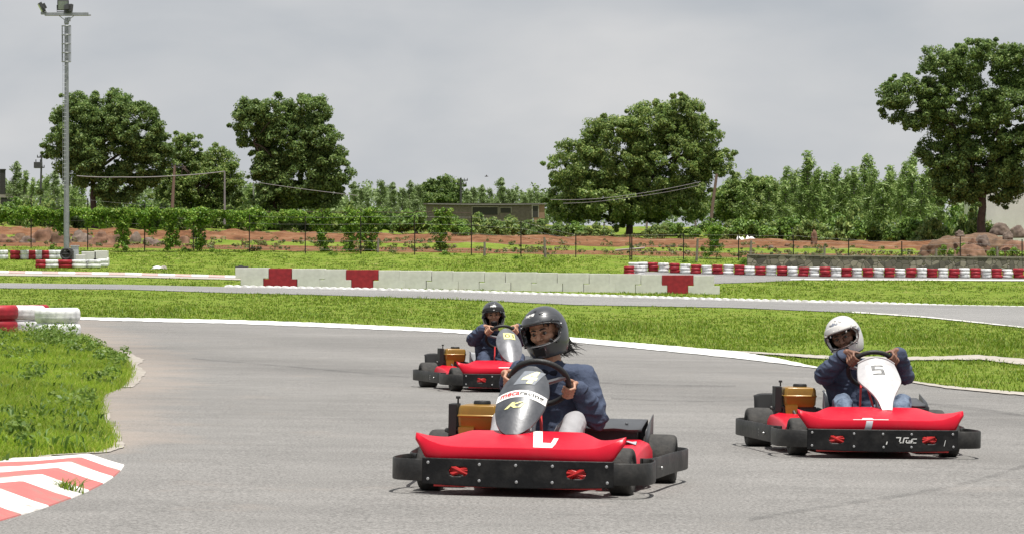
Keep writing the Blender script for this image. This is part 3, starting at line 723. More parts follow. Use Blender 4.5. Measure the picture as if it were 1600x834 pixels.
    # wheels
    for (x, y, r, wd, st) in ((.525, -.52, .128, .125, 1), (.525, .52, .128, .125, 1), (-.525, -.625, .14, .19, 0), (-.525, .625, .14, .19, 0)):
        def wm(r=r, wd=wd):
            mb = MB(); mb.lathe(tyre_prof(r, wd), None, 48); return mb.mesh('wheel', [M_TYRE], 60)
        o = A('wheel', ('wheel', r), wm, loc=(x, y, r-.003)); o.rotation_euler = (0, 0, P['steer'] if st else 0)
        A('rim', ('rim', r), lambda wd=wd: rim_mb(wd).mesh('rim', [M_RIM], 50), o)
    def axle():
        mb = MB(); mb.tube([(-.525, -.6, .137), (-.525, .6, .137)], .02, 10); mb.lathe([(.0, .01), (.09, .01), (.09, -.01), (0, -.01)], Matrix.Translation((-.525, .2, .137)), 24); mb.lathe([(.0, .006), (.095, .006), (.095, -.006), (0, -.006)], Matrix.Translation((-.525, -.22, .137)), 24); return mb.mesh('axle', [M_STEEL])
    A('axle', 'axle', axle)
    # side pods
    for s in (-1, 1):
        def pod(s=s):
            mb = MB(); rows = []
            for i in range(13):
                t = i/12; x = .33-.60*t; zt = .205+.05*t+.012*math.sin(3*t); yo = .585+.02*t; yi = .37; e = 1-.75*(1-min(1, i/1.5))*1
                rows.append([Vector((x, yi*s, .09)), Vector((x, yi*s, zt-.03)), Vector((x, (yi+.03)*s, zt-.004)), Vector((x, (yo-.07)*s, zt)), Vector((x, (yo-.02)*s, zt-.02)), Vector((x, yo*s, zt-.06)), Vector((x, (yo+.005)*s, .10)), Vector((x, (yo-.02)*s, .085))])
            mb.grid(rows); mb.add(rows[0], [tuple(range(8))], 0, False); mb.add(rows[-1], [tuple(range(8))], 0, False)
            return mb.mesh('side_pod', [M_RED], 38)
        po = A('side_pod', ('pod', s), pod, bev=.008)
        if P['num'] == 4 and s == 1:
            mb = MB(); mb.add([(-.27, .585, .205), (-.1, .592, .2), (-.1, .597, .12), (-.27, .605, .12), (-.274, .45, .24), (-.1, .45, .236), (-.1, .52, .238), (-.27, .52, .242)], [(0, 1, 2, 3)], 0, False)
            mb.grid([[Vector((.02-.1*i/4, .44+.1*j/4, .25+.01*math.sin(2*i+j))) for j in range(5)] for i in range(5)]); link('sticker', mb.mesh('sticker', [M_STKG], 0), po)
    # seat
    def seat():
        prof = [(.02, .115), (-.04, .085), (-.14, .07), (-.26, .07), (-.34, .09), (-.40, .15), (-.44, .22), (-.47, .29), (-.495, .35), (-.51, .385), (-.52, .39)]
        Pth = smooth_path([(x, 0, z) for x, z in prof], 3); rows = []
        for i, p in enumerate(Pth):
            t = i/(len(Pth)-1); row = []
            hw = .17+.035*math.sin(math.pi*min(1, t*1.2)); side = .05+.23*math.sin(math.pi*max(0, min(1, (t-.05)/.9)))**1.2*(1 if t < .75 else 1)
            for k in range(17):
                u = -1+2*k/16; au = abs(u); lift = max(0, (au-.45)/.55)**2
                row.append(Vector((p.x+lift*side*.62*(1 if t > .35 else .2), math.copysign(hw*min(1, .2+au*.88) if au > .25 else hw*au*1.68, u) if u else 0, p.z+lift*side*(.75 if t < .6 else .35))))
            rows.append(row)
        mb = MB(); mb.grid(rows); return mb.mesh('seat', [M_SEAT], 60)
    A('seat', 'seat', seat, solid=.008)
    # engine at the driver's right
    ex, ey = -.27, -.385
    def eng():
        mb = MB(); mb.box(ex-.1, ex+.1, ey-.09, ey+.1, .1, .24); mb.box(ex-.06, ex+.06, ey-.12, ey+.12, .2, .3)
        for k in range(7): mb.box(ex-.07, ex+.115, ey+.02, ey+.09, .13+.018*k, .138+.018*k)
        mb.lathe([(0, -.03), (.085, -.025), (.095, 0), (.085, .03), (0, .035)], Matrix.Translation((ex, ey+.14, .2)), 20); mb.tube([(ex+.1, ey-.05, .27), (ex+.14, ey-.02, .2), (ex+.12, ey+.06, .12)], .012, 8)
        mb.tube([(ex+.05, ey-.11, .3), (ex+.02, ey-.15, .27), (ex, ey-.2, .29)], .014, 8)
        return mb.mesh('engine', [M_ENG])
    en = A('engine', 'engine', eng, bev=.006)
    def brk():
        mb = MB(); mb.prism([(ey-.1, .2), (ey-.03, .2), (ey-.02, .31), (ey-.11, .31)], ex+.085, ex+.105, 0, Matrix(((0, 0, 1, 0), (1, 0, 0, 0), (0, 1, 0, 0), (0, 0, 0, 1)))); mb.prism([(ey+.02, .1), (ey+.08, .1), (ey+.09, .16), (ey+.01, .16)], ex+.118, ex+.13, 0, Matrix(((0, 0, 1, 0), (1, 0, 0, 0), (0, 1, 0, 0), (0, 0, 0, 1)))); return mb.mesh('bracket', [M_GOLD])
    A('bracket', 'bracket', brk, en)
    def tank():
        mb = MB(); hw, hx = .116, .1; z0, z1, zm = .297, .437, .374
        def ring(z, k): return [Vector((ex+a*hx*k, ey+b*hw*k, z)) for a, b in ((1, -.86), (.86, -1), (-.86, -1), (-1, -.86), (-1, .86), (-.86, 1), (.86, 1), (1, .86))]
        rs = [ring(z0, .86), ring(z0+.018, .95), ring(zm-.006, .985), ring(zm-.003, 1.03), ring(zm+.003, 1.03), ring(zm+.006, .985), ring(z1-.02, .96), ring(z1-.004, .9), ring(z1+.002, .6)]
        vs = [v for r in rs for v in r]; fs = [(i*8+k, i*8+(k+1) % 8, (i+1)*8+(k+1) % 8, (i+1)*8+k) for i in range(len(rs)-1) for k in range(8)]; fs += [tuple(range(7, -1, -1)), tuple(64+k for k in range(8))]
        mb.add(vs, fs); return mb.mesh('fuel_tank', [M_GOLD], 30)
    tk = A('fuel_tank', 'tank', tank, en, bev=.004)
    def cap():
        mb = MB(); mb.lathe([(.0, .02), (.045, .02), (.05, .012), (.05, -.002)], Matrix.Translation((ex, ey+.01, .439)) @ Matrix.Rotation(R(90), 4, 'X'), 20); return mb.mesh('filler_cap', [M_DARK])
    A('filler_cap', 'cap', cap, tk)
    def filt():
        mb = MB(); mb.box(ex-.08, ex+.06, ey-.175, ey-.128, .26, .44); mb.tube([(ex, ey-.13, .44), (ex, ey-.13, .475)], .006, 6); mb.lathe([(0, .012), (.014, .01), (.014, -.004)], Matrix.Translation((ex, ey-.13, .472)) @ Matrix.Rotation(R(90), 4, 'X'), 8); mb.tube([(ex+.02, ey-.15, .28), (ex+.05, ey-.16, .2), (ex+.02, ey-.1, .15)], .03, 10); return mb.mesh('air_filter', [M_DARK])
    A('air_filter', 'filter', filt, en, bev=.012)
    # black guards at the back
    def guard_r():
        mb = MB(); P_ = []
        for i in range(9):
            y = -.64+.34*i/8; top = .375-.035*(1-math.sin(math.pi*min(1, (i+.8)/5))) if i < 3 else .375-.02*(i-3)/5
            P_.append([Vector((-.66+.02*math.sin(i), y, .17)), Vector((-.67, y, .28)), Vector((-.69, y, top-.01)), Vector((-.72, y, top))])
        mb.grid(P_); return mb.mesh('rear_guard', [M_DARK], 40)
    A('rear_guard', 'guard_r', guard_r, solid=.006)
    def guard_l():
        mb = MB(); P_ = []
        for i in range(11):
            y = .14+.4*i/10; w_ = .004*math.sin(i*1.3)
            P_.append([Vector((-.305, y, .297+w_)), Vector((-.30, y, .313+w_)), Vector((-.32, y, .320+w_)), Vector((-.46, y, .337+w_*.5)), Vector((-.62, y, .357)), Vector((-.66, y, .35)), Vector((-.67, y, .2)), Vector((-.67, y, .12))])
        mb.grid(P_); mb.grid([[Vector((-.29, .565, .30)), Vector((-.33, .565, .15))], [Vector((-.40, .57, .335)), Vector((-.36, .568, .15))], [Vector((-.66, .572, .385)), Vector((-.67, .57, .2))]])
        mb.box(-.5, -.42, .16, .5, .06, .3, 0)
        for y in (.28, .44): mb.lathe([(0, .004), (.01, .003), (.01, -.003)], Matrix.Translation((-.43, y, .338)) @ Matrix.Rotation(R(90), 4, 'X'), 8, 1)
        return mb.mesh('rear_guard', [M_GUARD, M_STEEL], 30)
    A('rear_guard', 'guard_l', guard_l, solid=.005)
    # steering
    C0 = Vector((.06, 0, .578)); n = Vector((-.75, 0, .66)).normalized(); u = Vector((.66, 0, .75)).normalized(); RW = .163
    def steer():
        mb = MB(); mb.tube([C0+(Vector((0, math.cos(2*math.pi*k/48), 0))+u*math.sin(2*math.pi*k/48))*RW for k in range(48)], .0165, 12, closed=True); return mb.mesh('steering_wheel', [M_STEER], 0)
    sw = A('steering_wheel', 'steer', steer, loc=(0, P['soff'], 0))
    def spokes():
        mb = MB()
        for a in P['spokes']: mb.tube([C0-n*.02, C0-n*.012+(Vector((0, math.cos(R(a)), 0))+u*math.sin(R(a)))*RW], [.016, .011], 8)
        mb.lathe([(0, .02), (.04, .016), (.045, -.005), (.03, -.03), (0, -.03)], Matrix.Translation(C0-n*.015) @ n.to_track_quat('Y', 'Z').to_matrix().to_4x4(), 16); mb.tube([C0-n*.03, Vector((.42, 0, .15))], .011, 8); return mb.mesh('spoke', [M_STEEL])
    link('spoke', spokes(), sw)
    for s in (-1, 1):
        def ped(s=s):
            mb = MB(); mb.tube([(.66, .2*s, .08), (.7, .19*s, .2), (.69, .14*s, .24)], .009, 8); return mb.mesh('pedal', [M_STEEL])
        A('pedal', ('pedal', s), ped)
    # fairing and its marks
    S, N, W, L, fm = fairing(P['fairing'], P.get('fsh', 0)); key = ('fair', P['fairing'], P['num'])
    fa = fm(); fa.materials[0] = P['fmat']; fo = link('front_fairing', fa, root, solid=.006, loc=(0, P['foff'], 0))
    def mp(v0, a0=0, rot=0, o=.0025): return lambda a, b: (lambda aa, bb: S(a0+aa, v0+bb/L)+N(a0+aa, v0+bb/L)*o)(a*math.cos(rot)-b*math.sin(rot), a*math.sin(rot)+b*math.cos(rot))
    def rect(hw, hh, f, n=10, sh=0): return [[f(-hw+2*hw*i/n+sh*(-1+2*j/n), -hh+2*hh*j/n) for j in range(n+1)] for i in range(n+1)]
    if P['num'] == 4:
        mb = MB(); mb.grid(rect(.058, .062, mp(.79, .012, .0, .002), sh=.018), 0); d1 = link('number_sticker', mb.mesh('number_sticker', [mat('sticker_smoke', (.2, .215, .24), .4, var=.2, scale=20)], 0), fo)
        link('number', text_mb('4', .13, mp(.79, .016, 0, .0035), bold=.008, fit=(.085, .118), shear=.2).mesh('number', [mat('decal_bright_yellow', (.8, .78, .42), .5)], 0), d1)
        mb = MB(); nn = 40; mb.grid([[S(-.136+.272*i/nn, .51+.015*math.cos(math.pi*(i/nn-.5))-.05*(i/nn-.35)**2+.105*(j/4-.5))+N(-.136+.272*i/nn, .51)*.002 for j in range(5)] for i in range(nn+1)])
        d2 = link('name_band', mb.mesh('name_band', [M_STK], 0), fo)
        f0 = lambda a, b: S(a, .51+.015*math.cos(math.pi*((a+.136)/.272-.5))-.05*((a+.136)/.272-.35)**2+b/L)+N(a, .51)*.0035
        link('lettering', text_mb('meca', .05, lambda a, b: f0(a-.062, b), bold=.001, fit=(.105, .028)).mesh('lettering', [M_RTXT], 0), d2)
        link('lettering', text_mb('racing', .05, lambda a, b: f0(a+.057, b), bold=.001, fit=(.128, .034)).mesh('lettering', [M_BTXT], 0), d2)
        link('emblem', text_mb('Ki', .08, mp(.365, -.015, .1, .003), shear=.5, bold=.003, fit=(.12, .042)).mesh('emblem', [M_YEL], 0), fo)
    elif P['num'] == 1:
        mb = MB(); mb.grid(rect(.062, .055, mp(.72, .01, -.06, .002)), 0); d1 = link('number_sticker', mb.mesh('number_sticker', [M_PYEL], 0), fo)
        mb = MB(); f = mp(.72, .01, -.06, .003)
        for x0, x1, y0, y1 in ((-.062, .062, .049, .055), (-.062, .062, -.055, -.049), (-.062, -.056, -.049, .049), (.056, .062, -.049, .049)): mb.grid([[f(x0+(x1-x0)*i/6, y0+(y1-y0)*j/6) for j in range(7)] for i in range(7)])
        link('border', mb.mesh('border', [M_YEL], 0), d1)
        link('number', text_mb('01', .09, mp(.725, .01, -.06, .0035), bold=.0005, fit=(.098, .066)).mesh('number', [M_OLIVE], 0), d1)
    else:
        mb = MB(); mb.grid(rect(.088, .075, mp(.74, .0, .0, .0015)), 0); d1 = link('number_sticker', mb.mesh('number_sticker', [M_STK], 0), fo)
        mb = MB(); f = mp(.765, -.01, .0, .003)
        for x0, x1, y0, y1 in ((-.042, -.018, 0, .052), (-.018, .04, .034, .052), (-.018, .04, .0, .017), (.019, .042, -.05, 0), (-.04, .019, -.052, -.033)): mb.grid([[f(x0+(x1-x0)*i/6, y0+(y1-y0)*j/6) for j in range(7)] for i in range(7)])
        link('number', mb.mesh('number', [mat('decal_grey', (.08, .08, .08), .5, var=.4, scale=30, col2=(.2, .2, .2))], 0), d1)
        mb = MB(); mb.tube([S(W(1)*k/10, 1)+Vector((0, 0, .002)) for k in range(-10, 11)], .006, 8); link('fairing_lip', mb.mesh('fairing_lip', [M_F5]), fo)
    if P['num'] == 5:        # what is left of the white bumper letters
        mb = MB()
        for y0, y1, z0, z1 in ((.02, .028, .098, .118), (.078, .112, .142, .149), (.104, .112, .118, .149), (.112, .124, .108, .115), (.13, .137, .108, .146), (.137, .165, .14, .147), (.15, .157, .113, .13), (.157, .185, .108, .115), (.168, .2, .12, .126), (.186, .193, .108, .138), (.193, .222, .134, .14), (.2, .225, .108, .114), (.42, .424, .09, .13)):
            mb.grid([[Vector((plate_x(y0+(y1-y0)*i/2)+.002, y0+(y1-y0)*i/2+.25*(z-.12), z)) for z in (z0, z1)] for i in range(3)])
        link('lettering', mb.mesh('lettering', [M_STK], 0), pb)
    return root, M

def gspot(px, d): p = GX(px, d); return p
K4 = dict(num=4, loc=GX(843, 15.42), yaw=R(-8.5), foff=-.02, fsh=-.05, soff=0.0, steer=R(-4), fairing='shield', fmat=M_F4, spokes=(-90, 20, 160), label='red go-kart numbered 4 with dark smoky front fairing, nearest of the three karts')
K5 = dict(num=5, loc=GX(1341, 19.35), yaw=R(3.6), foff=.075, soff=.075, steer=R(0), fairing='funnel', fmat=M_F5, spokes=(-90, 10, 170), sidemark='TE', label='red go-kart numbered 5 with white funnel shaped front fairing')
K1 = dict(num=1, loc=GX(770, 30.3), yaw=R(12.5), foff=.085, soff=.07, steer=R(2), fairing='shield', fmat=M_F1, spokes=(-90, 10, 170), sidemark='ICE', label='red go-kart numbered 01 with silver grey fairing, farthest of the three karts')
KARTS = [(k, *make_kart(k)) for k in (K4, K5, K1)]
# ------------------------------------------------------------------ drivers
M_NAVY = mat('navy_cloth', (.038, .05, .086), .85, var=.3, scale=5, col2=(.075, .095, .15), bump=.25, bscale=70, spec=.25)
M_NAVYD = mat('navy_collar', (.012, .014, .024), .85, bump=.2, bscale=70, spec=.2)
M_GREY = mat('grey_leggings', (.33, .325, .335), .8, var=.12, scale=6, bump=.15, bscale=80, spec=.2)
M_DENIM = mat('denim', (.075, .105, .17), .85, var=.35, scale=14, col2=(.2, .25, .33), bump=.3, bscale=90, spec=.2)
M_SHOE = mat('shoe_black', (.02, .02, .02), .6)
M_SKIN = mat('brown_skin', (.42, .225, .145), .5, var=.12, scale=10, spec=.4, bump=.05, bscale=120)
M_SKIN2 = mat('dark_brown_skin', (.2, .1, .066), .5, var=.12, scale=10, spec=.4, bump=.05, bscale=120)
M_HAIR = mat('dark_hair', (.012, .009, .008), .5)
M_BROW = mat('eyebrow_hair', (.02, .013, .01), .7)
M_EYE = mat('eye_white', (.22, .195, .18), .3); M_IRIS = mat('iris', (.015, .009, .006), .15)
M_LIP = mat('lips', (.24, .085, .07), .45); M_TEETH = mat('teeth', (.75, .72, .66), .3)
M_LINER = mat('helmet_liner', (.008, .008, .009), .9)
M_HBLK = mat('helmet_dark_grey', (.034, .036, .04), .34, var=.15, scale=5, spec=.6, coat=.5)
M_HWHT = mat('helmet_white', (.6, .585, .56), .3, var=.06, scale=6, coat=.5)
M_TRIM = mat('rubber_trim', (.02, .019, .018), .5); M_TRIML = mat('grey_trim', (.22, .22, .23), .35)
M_DBLUE = mat('decal_steel_blue', (.12, .14, .19), .4, var=.4, scale=40, col2=(.3, .32, .37))

def helm_pt(az, el, off=0):
    """shell point of the helmet for a direction; x forward, y left, z up"""
    c = math.cos(el); s = math.sin(el)
    if el >= 0: h = c**.9; z = .146*s
    else: h = c**.62; z = .172*s
    f = max(0, math.cos(az)); ax = .150+(.016*max(0, -s)*1.6 if f > 0 else 0)*f
    ay = .129
    if el < 0 and f > 0: ay -= .012*f*(-s)
    p = Vector((ax*h*math.cos(az)-.004, ay*h*math.sin(az), z))
    if off: p = p+Vector((p.x/.15**2, p.y/.128**2, p.z/.15**2)).normalized()*off
    return p
def port(az, el, lo, hi, half): 
    cz = (lo+hi)/2; hz = (hi-lo)/2; return (abs(az/half)**3.2+abs((el-cz)/hz)**2.6)-1
def make_helmet(par, Mh, P):
    lo, hi, half = R(P['lo']), R(P['hi']), R(P.get('half', 66)); shell, trim = P['shell'], P['trim']
    na, ne = 180, 90; e0, e1 = R(-51), R(89.5); rows = []; val = {}
    for i in range(na+1):
        row = []; az = -math.pi+2*math.pi*i/na
        for j in range(ne+1):
            el = e0+(e1-e0)*j/ne; a, e_ = az, el; v = port(a, e_, lo, hi, half)
            if -.14 < v < .14:       # draw nearby points onto the rim of the opening
                cz = (lo+hi)/2; k = 1.0; L_, H_ = .6, 1.6
                for _ in range(24):
                    m = (L_+H_)/2
                    if port(a*m, cz+(e_-cz)*m, lo, hi, half) < 0: L_ = m
                    else: H_ = m
                a, e_ = a*L_, cz+(e_-cz)*L_; v = 0
            val[(i, j)] = v; row.append(Mh @ helm_pt(a, e_))
        rows.append(row)
    sk = lambda i, j: (val[(i, j)]+val[(i+1, j)]+val[(i, j+1)]+val[(i+1, j+1)]) < -1e-6 or min(val[(i, j)], val[(i+1, j)], val[(i, j+1)], val[(i+1, j+1)]) < -.02
    mb = MB(); mb.grid(rows, skip=sk); me = mb.mesh('helmet', [shell, M_LINER], 0)
    h = link('helmet', me, par); m = h.modifiers.new('solid', 'SOLIDIFY'); m.thickness = .022; m.offset = -1; m.material_offset = 1; m.material_offset_rim = 0
    # make the normals point outward
    c = Mh.translation; bm = bmesh.new(); bm.from_mesh(me); bm.faces.ensure_lookup_table()
    if sum(1 for f in bm.faces if f.normal.dot(f.calc_center_median()-c) < 0) > len(bm.faces)/2: bmesh.ops.reverse_faces(bm, faces=bm.faces)
    bm.to_mesh(me); bm.free()
    # rim of the opening, neck edge
    cz = (lo+hi)/2; hz = (hi-lo)/2; ring = []
    for k in range(72):
        t = 2*math.pi*k/72; ca, sa = math.cos(t), math.sin(t); ring.append(Mh @ helm_pt(half*math.copysign(abs(ca)**(2/3.2), ca), cz+hz*math.copysign(abs(sa)**(2/2.6), sa), .001))
    mb = MB(); mb.tube(ring, .0042, 8, closed=True); link('port_trim', mb.mesh('port_trim', [trim], 0), h)
    if P.get('low'):
        mb = MB(); mb.tube(ring[38:71], .0028, 6); link('port_edge', mb.mesh('port_edge', [P['low']], 0), h).location = Mh.to_3x3() @ Vector((.003, 0, -.004))
    mb = MB(); mb.tube([Mh @ helm_pt(2*math.pi*k/60, e0, -.006) for k in range(60)], .008, 8, closed=True); link('neck_trim', mb.mesh('neck_trim', [M_TRIM], 0), h)
    # visor pushed up over the brow
    def patch(a0, a1, e0_, e1_, off, n=20, m=6, fa=None): return [[Mh @ helm_pt(R(a0+(a1-a0)*i/n), R((fa(a0+(a1-a0)*i/n, j/m) if fa else e0_+(e1_-e0_)*j/m)), off) for j in range(m+1)] for i in range(n+1)]
    mb = MB(); mb.grid(patch(-74, 74, 0, 0, .005, 30, 6, lambda a, t: P['hi']+1.5+(14+6*(1-(a/74)**2))*t-8*(abs(a)/74)**3)); link('visor', mb.mesh('visor', [P['visor']], 0), h, solid=.004)
    for s in (-1, 1):
        mb = MB(); p = helm_pt(R(76*s), R((P['lo']+P['hi'])/2+6), .004); nrm = Vector((p.x/.15**2, p.y/.128**2, 0)).normalized()
        mb.lathe([(0, .005), (.013, .004), (.016, 0), (.016, -.006)], Mh @ Matrix.Translation(p) @ nrm.to_track_quat('Y', 'Z').to_matrix().to_4x4(), 16); link('visor_pivot', mb.mesh('visor_pivot', [P['pivot']]), h)
    # chin vent
    mb = MB(); mb.grid(patch(-17, 17, 0, 0, .003, 12, 6, lambda a, t: -24-16*t+2*(abs(a)/17)*(1-2*t)*2)); link('chin_vent', mb.mesh('chin_vent', [M_LINER], 0), h, solid=.004)
    mb = MB(); mb.grid(patch(-6, 6, 62, 70, .004)); mb.grid(patch(-35, -20, 50, 58, .004)); mb.grid(patch(20, 35, 50, 58, .004)); link('top_vent', mb.mesh('top_vent', [shell], 0), h, solid=.004)
    if P.get('text'):
        az0, el0 = R(P['text'][1]), R(P['text'][2]); f = lambda a, b: Mh @ helm_pt(az0+a/.125, el0+b/.14+a*P['text'][3], .0062)
        tb = text_mb(P['text'][0], .06, f, shear=.45, bold=.0015, fit=(.075, .026), cells=.008); link('lettering', tb.mesh('lettering', [M_STK], 0), h)
    if P.get('blotch'):
        mb = MB(); mb.grid([[Mh @ helm_pt(R(-28+38*i/14), R(44+3*math.sin(i*.9)+(9+5*math.sin(i*.45))*j/4+.25*i), .002) for j in range(5)] for i in range(15)]); link('emblem', mb.mesh('emblem', [M_DBLUE], 0), h)
        mb = MB()
        for q in range(4): mb.grid([[Mh @ helm_pt(R(-9+4*q+2.6*i/2), R(33+3.4*j/2), .002) for j in range(3)] for i in range(3)])
        link('lettering', mb.mesh('lettering', [M_DBLUE], 0), h)
    return h

def make_person(P, kart):
    root, M = kart; Mi = M.inverted()
    per = empty('person'); per.matrix_world = M; tag(per, P['label'], 'person', 'drivers sitting in the karts')
    # head: placed where it is seen, then facing as it faces
    Hc = Mi @ AT(P['head'][0], P['head'][1], P['head'][2])
    yaw, pit, rol = [R(a) for a in P['face']]
    Rw = Matrix.Rotation(math.pi/2*-1+yaw, 3, 'Z') @ Matrix.Rotation(pit, 3, 'Y') @ Matrix.Rotation(rol, 3, 'X')
    Mh = (Mi.to_3x3() @ Rw).to_4x4(); Mh.translation = Hc
    H = lambda x, y, z: Mh @ Vector((x, y, z))
    up = (Mh.to_3x3() @ Vector((0, 0, 1))).normalized()
    hip = Vector((-.30, P['soff']*.6, .17)); neck = Hc-up*.175+Vector((-.035, 0, -.03)); chest = hip+(neck-hip)*.66+Vector((-.03, 0, 0)); belly = hip+(neck-hip)*.33+Vector((-.03, 0, 0))
    ax = (neck-hip).normalized(); lat = (Vector((0, 1, 0))-ax*ax.y).normalized()
    lat = (lat+Vector((P.get('twist', 0), 0, 0))).normalized()
    sh = {1: neck+lat*P.get('shw', .175)-ax*.055, -1: neck-lat*P.get('shw', .175)-ax*.055}
    # hands on the wheel
    C0 = Vector((.06, P['soff'], .578)); n = Vector((-.75, 0, .66)).normalized(); u = Vector((.66, 0, .75)).normalized(); RW = .163
    arms = {}
    for s in (1, -1):
        phi = R(P['hands'][0 if s == 1 else 1]); r = Vector((0, math.cos(phi), 0))+u*math.sin(phi); t = (Vector((0, -math.sin(phi), 0))+u*math.cos(phi))*s; g = C0+r*RW
        W = g+r*.04+n*.07-t*.015; S = sh[s]; a, b = .265, .245; d = W-S; L = min(d.length, a+b-.012); dn = d.normalized(); k = (a*a-b*b+L*L)/(2*L); hgt = math.sqrt(max(0, a*a-k*k))
        eb = P.get('elbow', .75); eb = eb[0 if s == 1 else 1] if isinstance(eb, tuple) else eb; pole = Vector((-.15, s*eb, -.75)); pole = (pole-dn*pole.dot(dn)).normalized(); E = S+dn*k+pole*hgt
        arms[s] = (S, E, W, g, r, t)
    knees = {s: Vector((P['knee'][0], s*P['knee'][1]+P['soff'], P['knee'][2])) for s in (1, -1)}; ank = {s: Vector((.53, s*.17, .13)) for s in (1, -1)}
    # ---- body, one continuous skin
    mb = MB(); C = mb.capsule
    C(H(-.022, 0, .03), H(.0, 0, .03), .086, .083); C(H(.02, 0, .03), H(.03, 0, -.05), .068, .055); C(H(.035, 0, -.06), H(.062, 0, -.1), .048, .026)
    for s in (1, -1):
        C(H(.06, .03*s, -.028), H(.05, .045*s, -.02), .028, .026); C(H(.082, .012*s, .026), H(.07, .046*s, .027), .012, .012)      # cheek, brow
        C(H(.089, .016*s, .0108), H(.0785, .046*s, .0098), .0068, .006); C(H(.087, .017*s, -.0085), H(.0785, .046*s, -.0075), .0058, .0055)   # eyelids
        C(H(-.005, .076*s, .012), H(-.012, .082*s, -.02), .014, .01)                                                                # ear
        C(H(.098, .004*s, -.03), H(.096, .012*s, -.031), .009, .008)
    C(H(.09, 0, .012), H(.112, 0, -.026), .0085, .0125); C(H(.092, -.018, -.062), H(.092, .018, -.062), .0075, .0075); C(H(.09, -.014, -.074), H(.09, .014, -.074), .0075, .0075)
    C(H(-.02, 0, -.06), neck, .056, .058); C(neck, chest, .06, .09); C(chest+Vector((0, .05, 0)), belly, .09, .09); C(chest-Vector((0, .05, 0)), belly, .09, .09); C(belly, hip, .09, .1); C(hip+Vector((0, .09, 0)), hip-Vector((0, .09, 0)), .085, .085)
    for s in (1, -1):
        S, E, W, g, r, t = arms[s]; C(neck-ax*.05, S, .05, .052); C(S, E, .047, .038); C(E, W, .036, .0245)
        C(hip+Vector((0, .09*s, 0)), knees[s], .08, .052); C(knees[s], ank[s], .05, .036); C(ank[s], ank[s]+Vector((.12, 0, .05)), .035, .03)
        for q, (o, ln) in enumerate(((.034, .92), (.0115, 1.0), (-.0115, .97), (-.034, .8))):
            pr = None; kn = None
            for th, rho in ((-38, .0345), (18, .0345*1.0), (72, .0305), (118, .029), (160*ln if ln < .9 else 158, .028)):
                p = g+t*(o*(1-.06*abs(th)/60 if th > 0 else 1))+(r*math.cos(R(th))-n*math.sin(R(th)))*rho
                if pr is None: kn = p; C(W+t*o*.5, p, .0125, .0105)
                else: C(pr, p, .0094, .0086)
                pr = p
        C(W+t*.01, g+t*.043+(r*math.cos(R(-75))-n*math.sin(R(-75)))*.035, .013, .0105); C(g+t*.043+(r*math.cos(R(-75))-n*math.sin(R(-75)))*.035, g+t*.056+(r*math.cos(R(-125))-n*math.sin(R(-125)))*.03, .0105, .0095); C(g+t*.056+(r*math.cos(R(-125))-n*math.sin(R(-125)))*.03, g+t*.06+(r*math.cos(R(-165))-n*math.sin(R(-165)))*.03, .0095, .008)
    body = remesh(mb, .0036, 2, .5); body.materials.clear(); body.materials.append(P['skin']); link('body', body, per)
    # ---- face details
    for s in (1, -1):
        mb = MB(); c = Vector((.0775, .031*s, .0015)); rad = .0135; rows = []; GZ = Matrix.Rotation(R(P.get('gaze', 0)), 3, 'Z') @ Matrix.Rotation(R(6), 3, 'Y')
        for i in range(17):
            th = math.pi*i/16; rows.append([H(*(c+(GZ @ Vector((math.cos(th), math.sin(th)*math.cos(2*math.pi*k/20), math.sin(th)*math.sin(2*math.pi*k/20))))*rad)) for k in range(21)])
        mb.grid(rows)
        for f in range(len(mb.f)):
            if f < 20*5: mb.m[f] = 1
        e = link('eye', mb.mesh('eye', [M_EYE, M_IRIS], 0), per)
        mb = MB(); mb.tube([H(.0965, .012*s, .0225), H(.0945, .024*s, .0265), H(.0875, .038*s, .027), H(.077, .05*s, .0215)], [.0042, .005, .0042, .002], 8); link('eyebrow', mb.mesh('eyebrow', [M_BROW], 0), per)
        mb = MB(); mb.tube([H(.0945, .017*s, .0085), H(.0945, .03*s, .0125), H(.0855, .046*s, .009)], [.0014, .0026, .0016], 6); link('eyelash', mb.mesh('eyelash', [M_BROW], 0), per)
    mb = MB(); mb.tube([H(.094, -.024, -.063), H(.1005, -.008, -.061), H(.1005, .008, -.061), H(.094, .024, -.063)], [.003, .0055, .0055, .003], 8); mb.tube([H(.093, -.022, -.075), H(.0985, 0, -.0785), H(.093, .022, -.075)], [.003, .006, .003], 8); link('lips', mb.mesh('lips', [M_LIP], 0), per)
    if P.get('smile'):
        mb = MB(); mb.grid([[H(.1015-.25*(y*y)/.03, y, z) for z in (-.0715, -.066)] for y in np.linspace(-.015, .015, 9)]); link('teeth', mb.mesh('teeth', [M_TEETH], 0), per)
    # ---- jacket
    mb = MB(); C = mb.capsule
    for s in (1, -1):
        C(hip+Vector((0, .075*s, .02)), belly+Vector((0, .06*s, 0)), .118, .122); C(belly+Vector((0, .06*s, 0)), chest+lat*.075*s, .122, .125); C(chest+lat*.075*s, neck+lat*.06*s-ax*.05, .115, .07)
        S, E, W, g, r, t = arms[s]; C(neck-ax*.03, S, .062, .082); C(S, chest+lat*.1*s, .08, .1)
        m1 = S+(E-S)*.5; C(S, m1, .082, .078); C(m1, E, .078, .072); e2 = E+(W-E)*.5; C(E, e2, .071, .066); C(e2, E+(W-E)*.78, .066, .056); C(E+(W-E)*.74, E+(W-E)*.8, .058, .057)
    C(neck-ax*.06, neck-ax*.01, .085, .075)
    jk = remesh(mb, .0075, 4, .5)
    vs_ = jk.vertices; nrm = [v.normal.copy() for v in vs_]; seed = P['num']*7.3
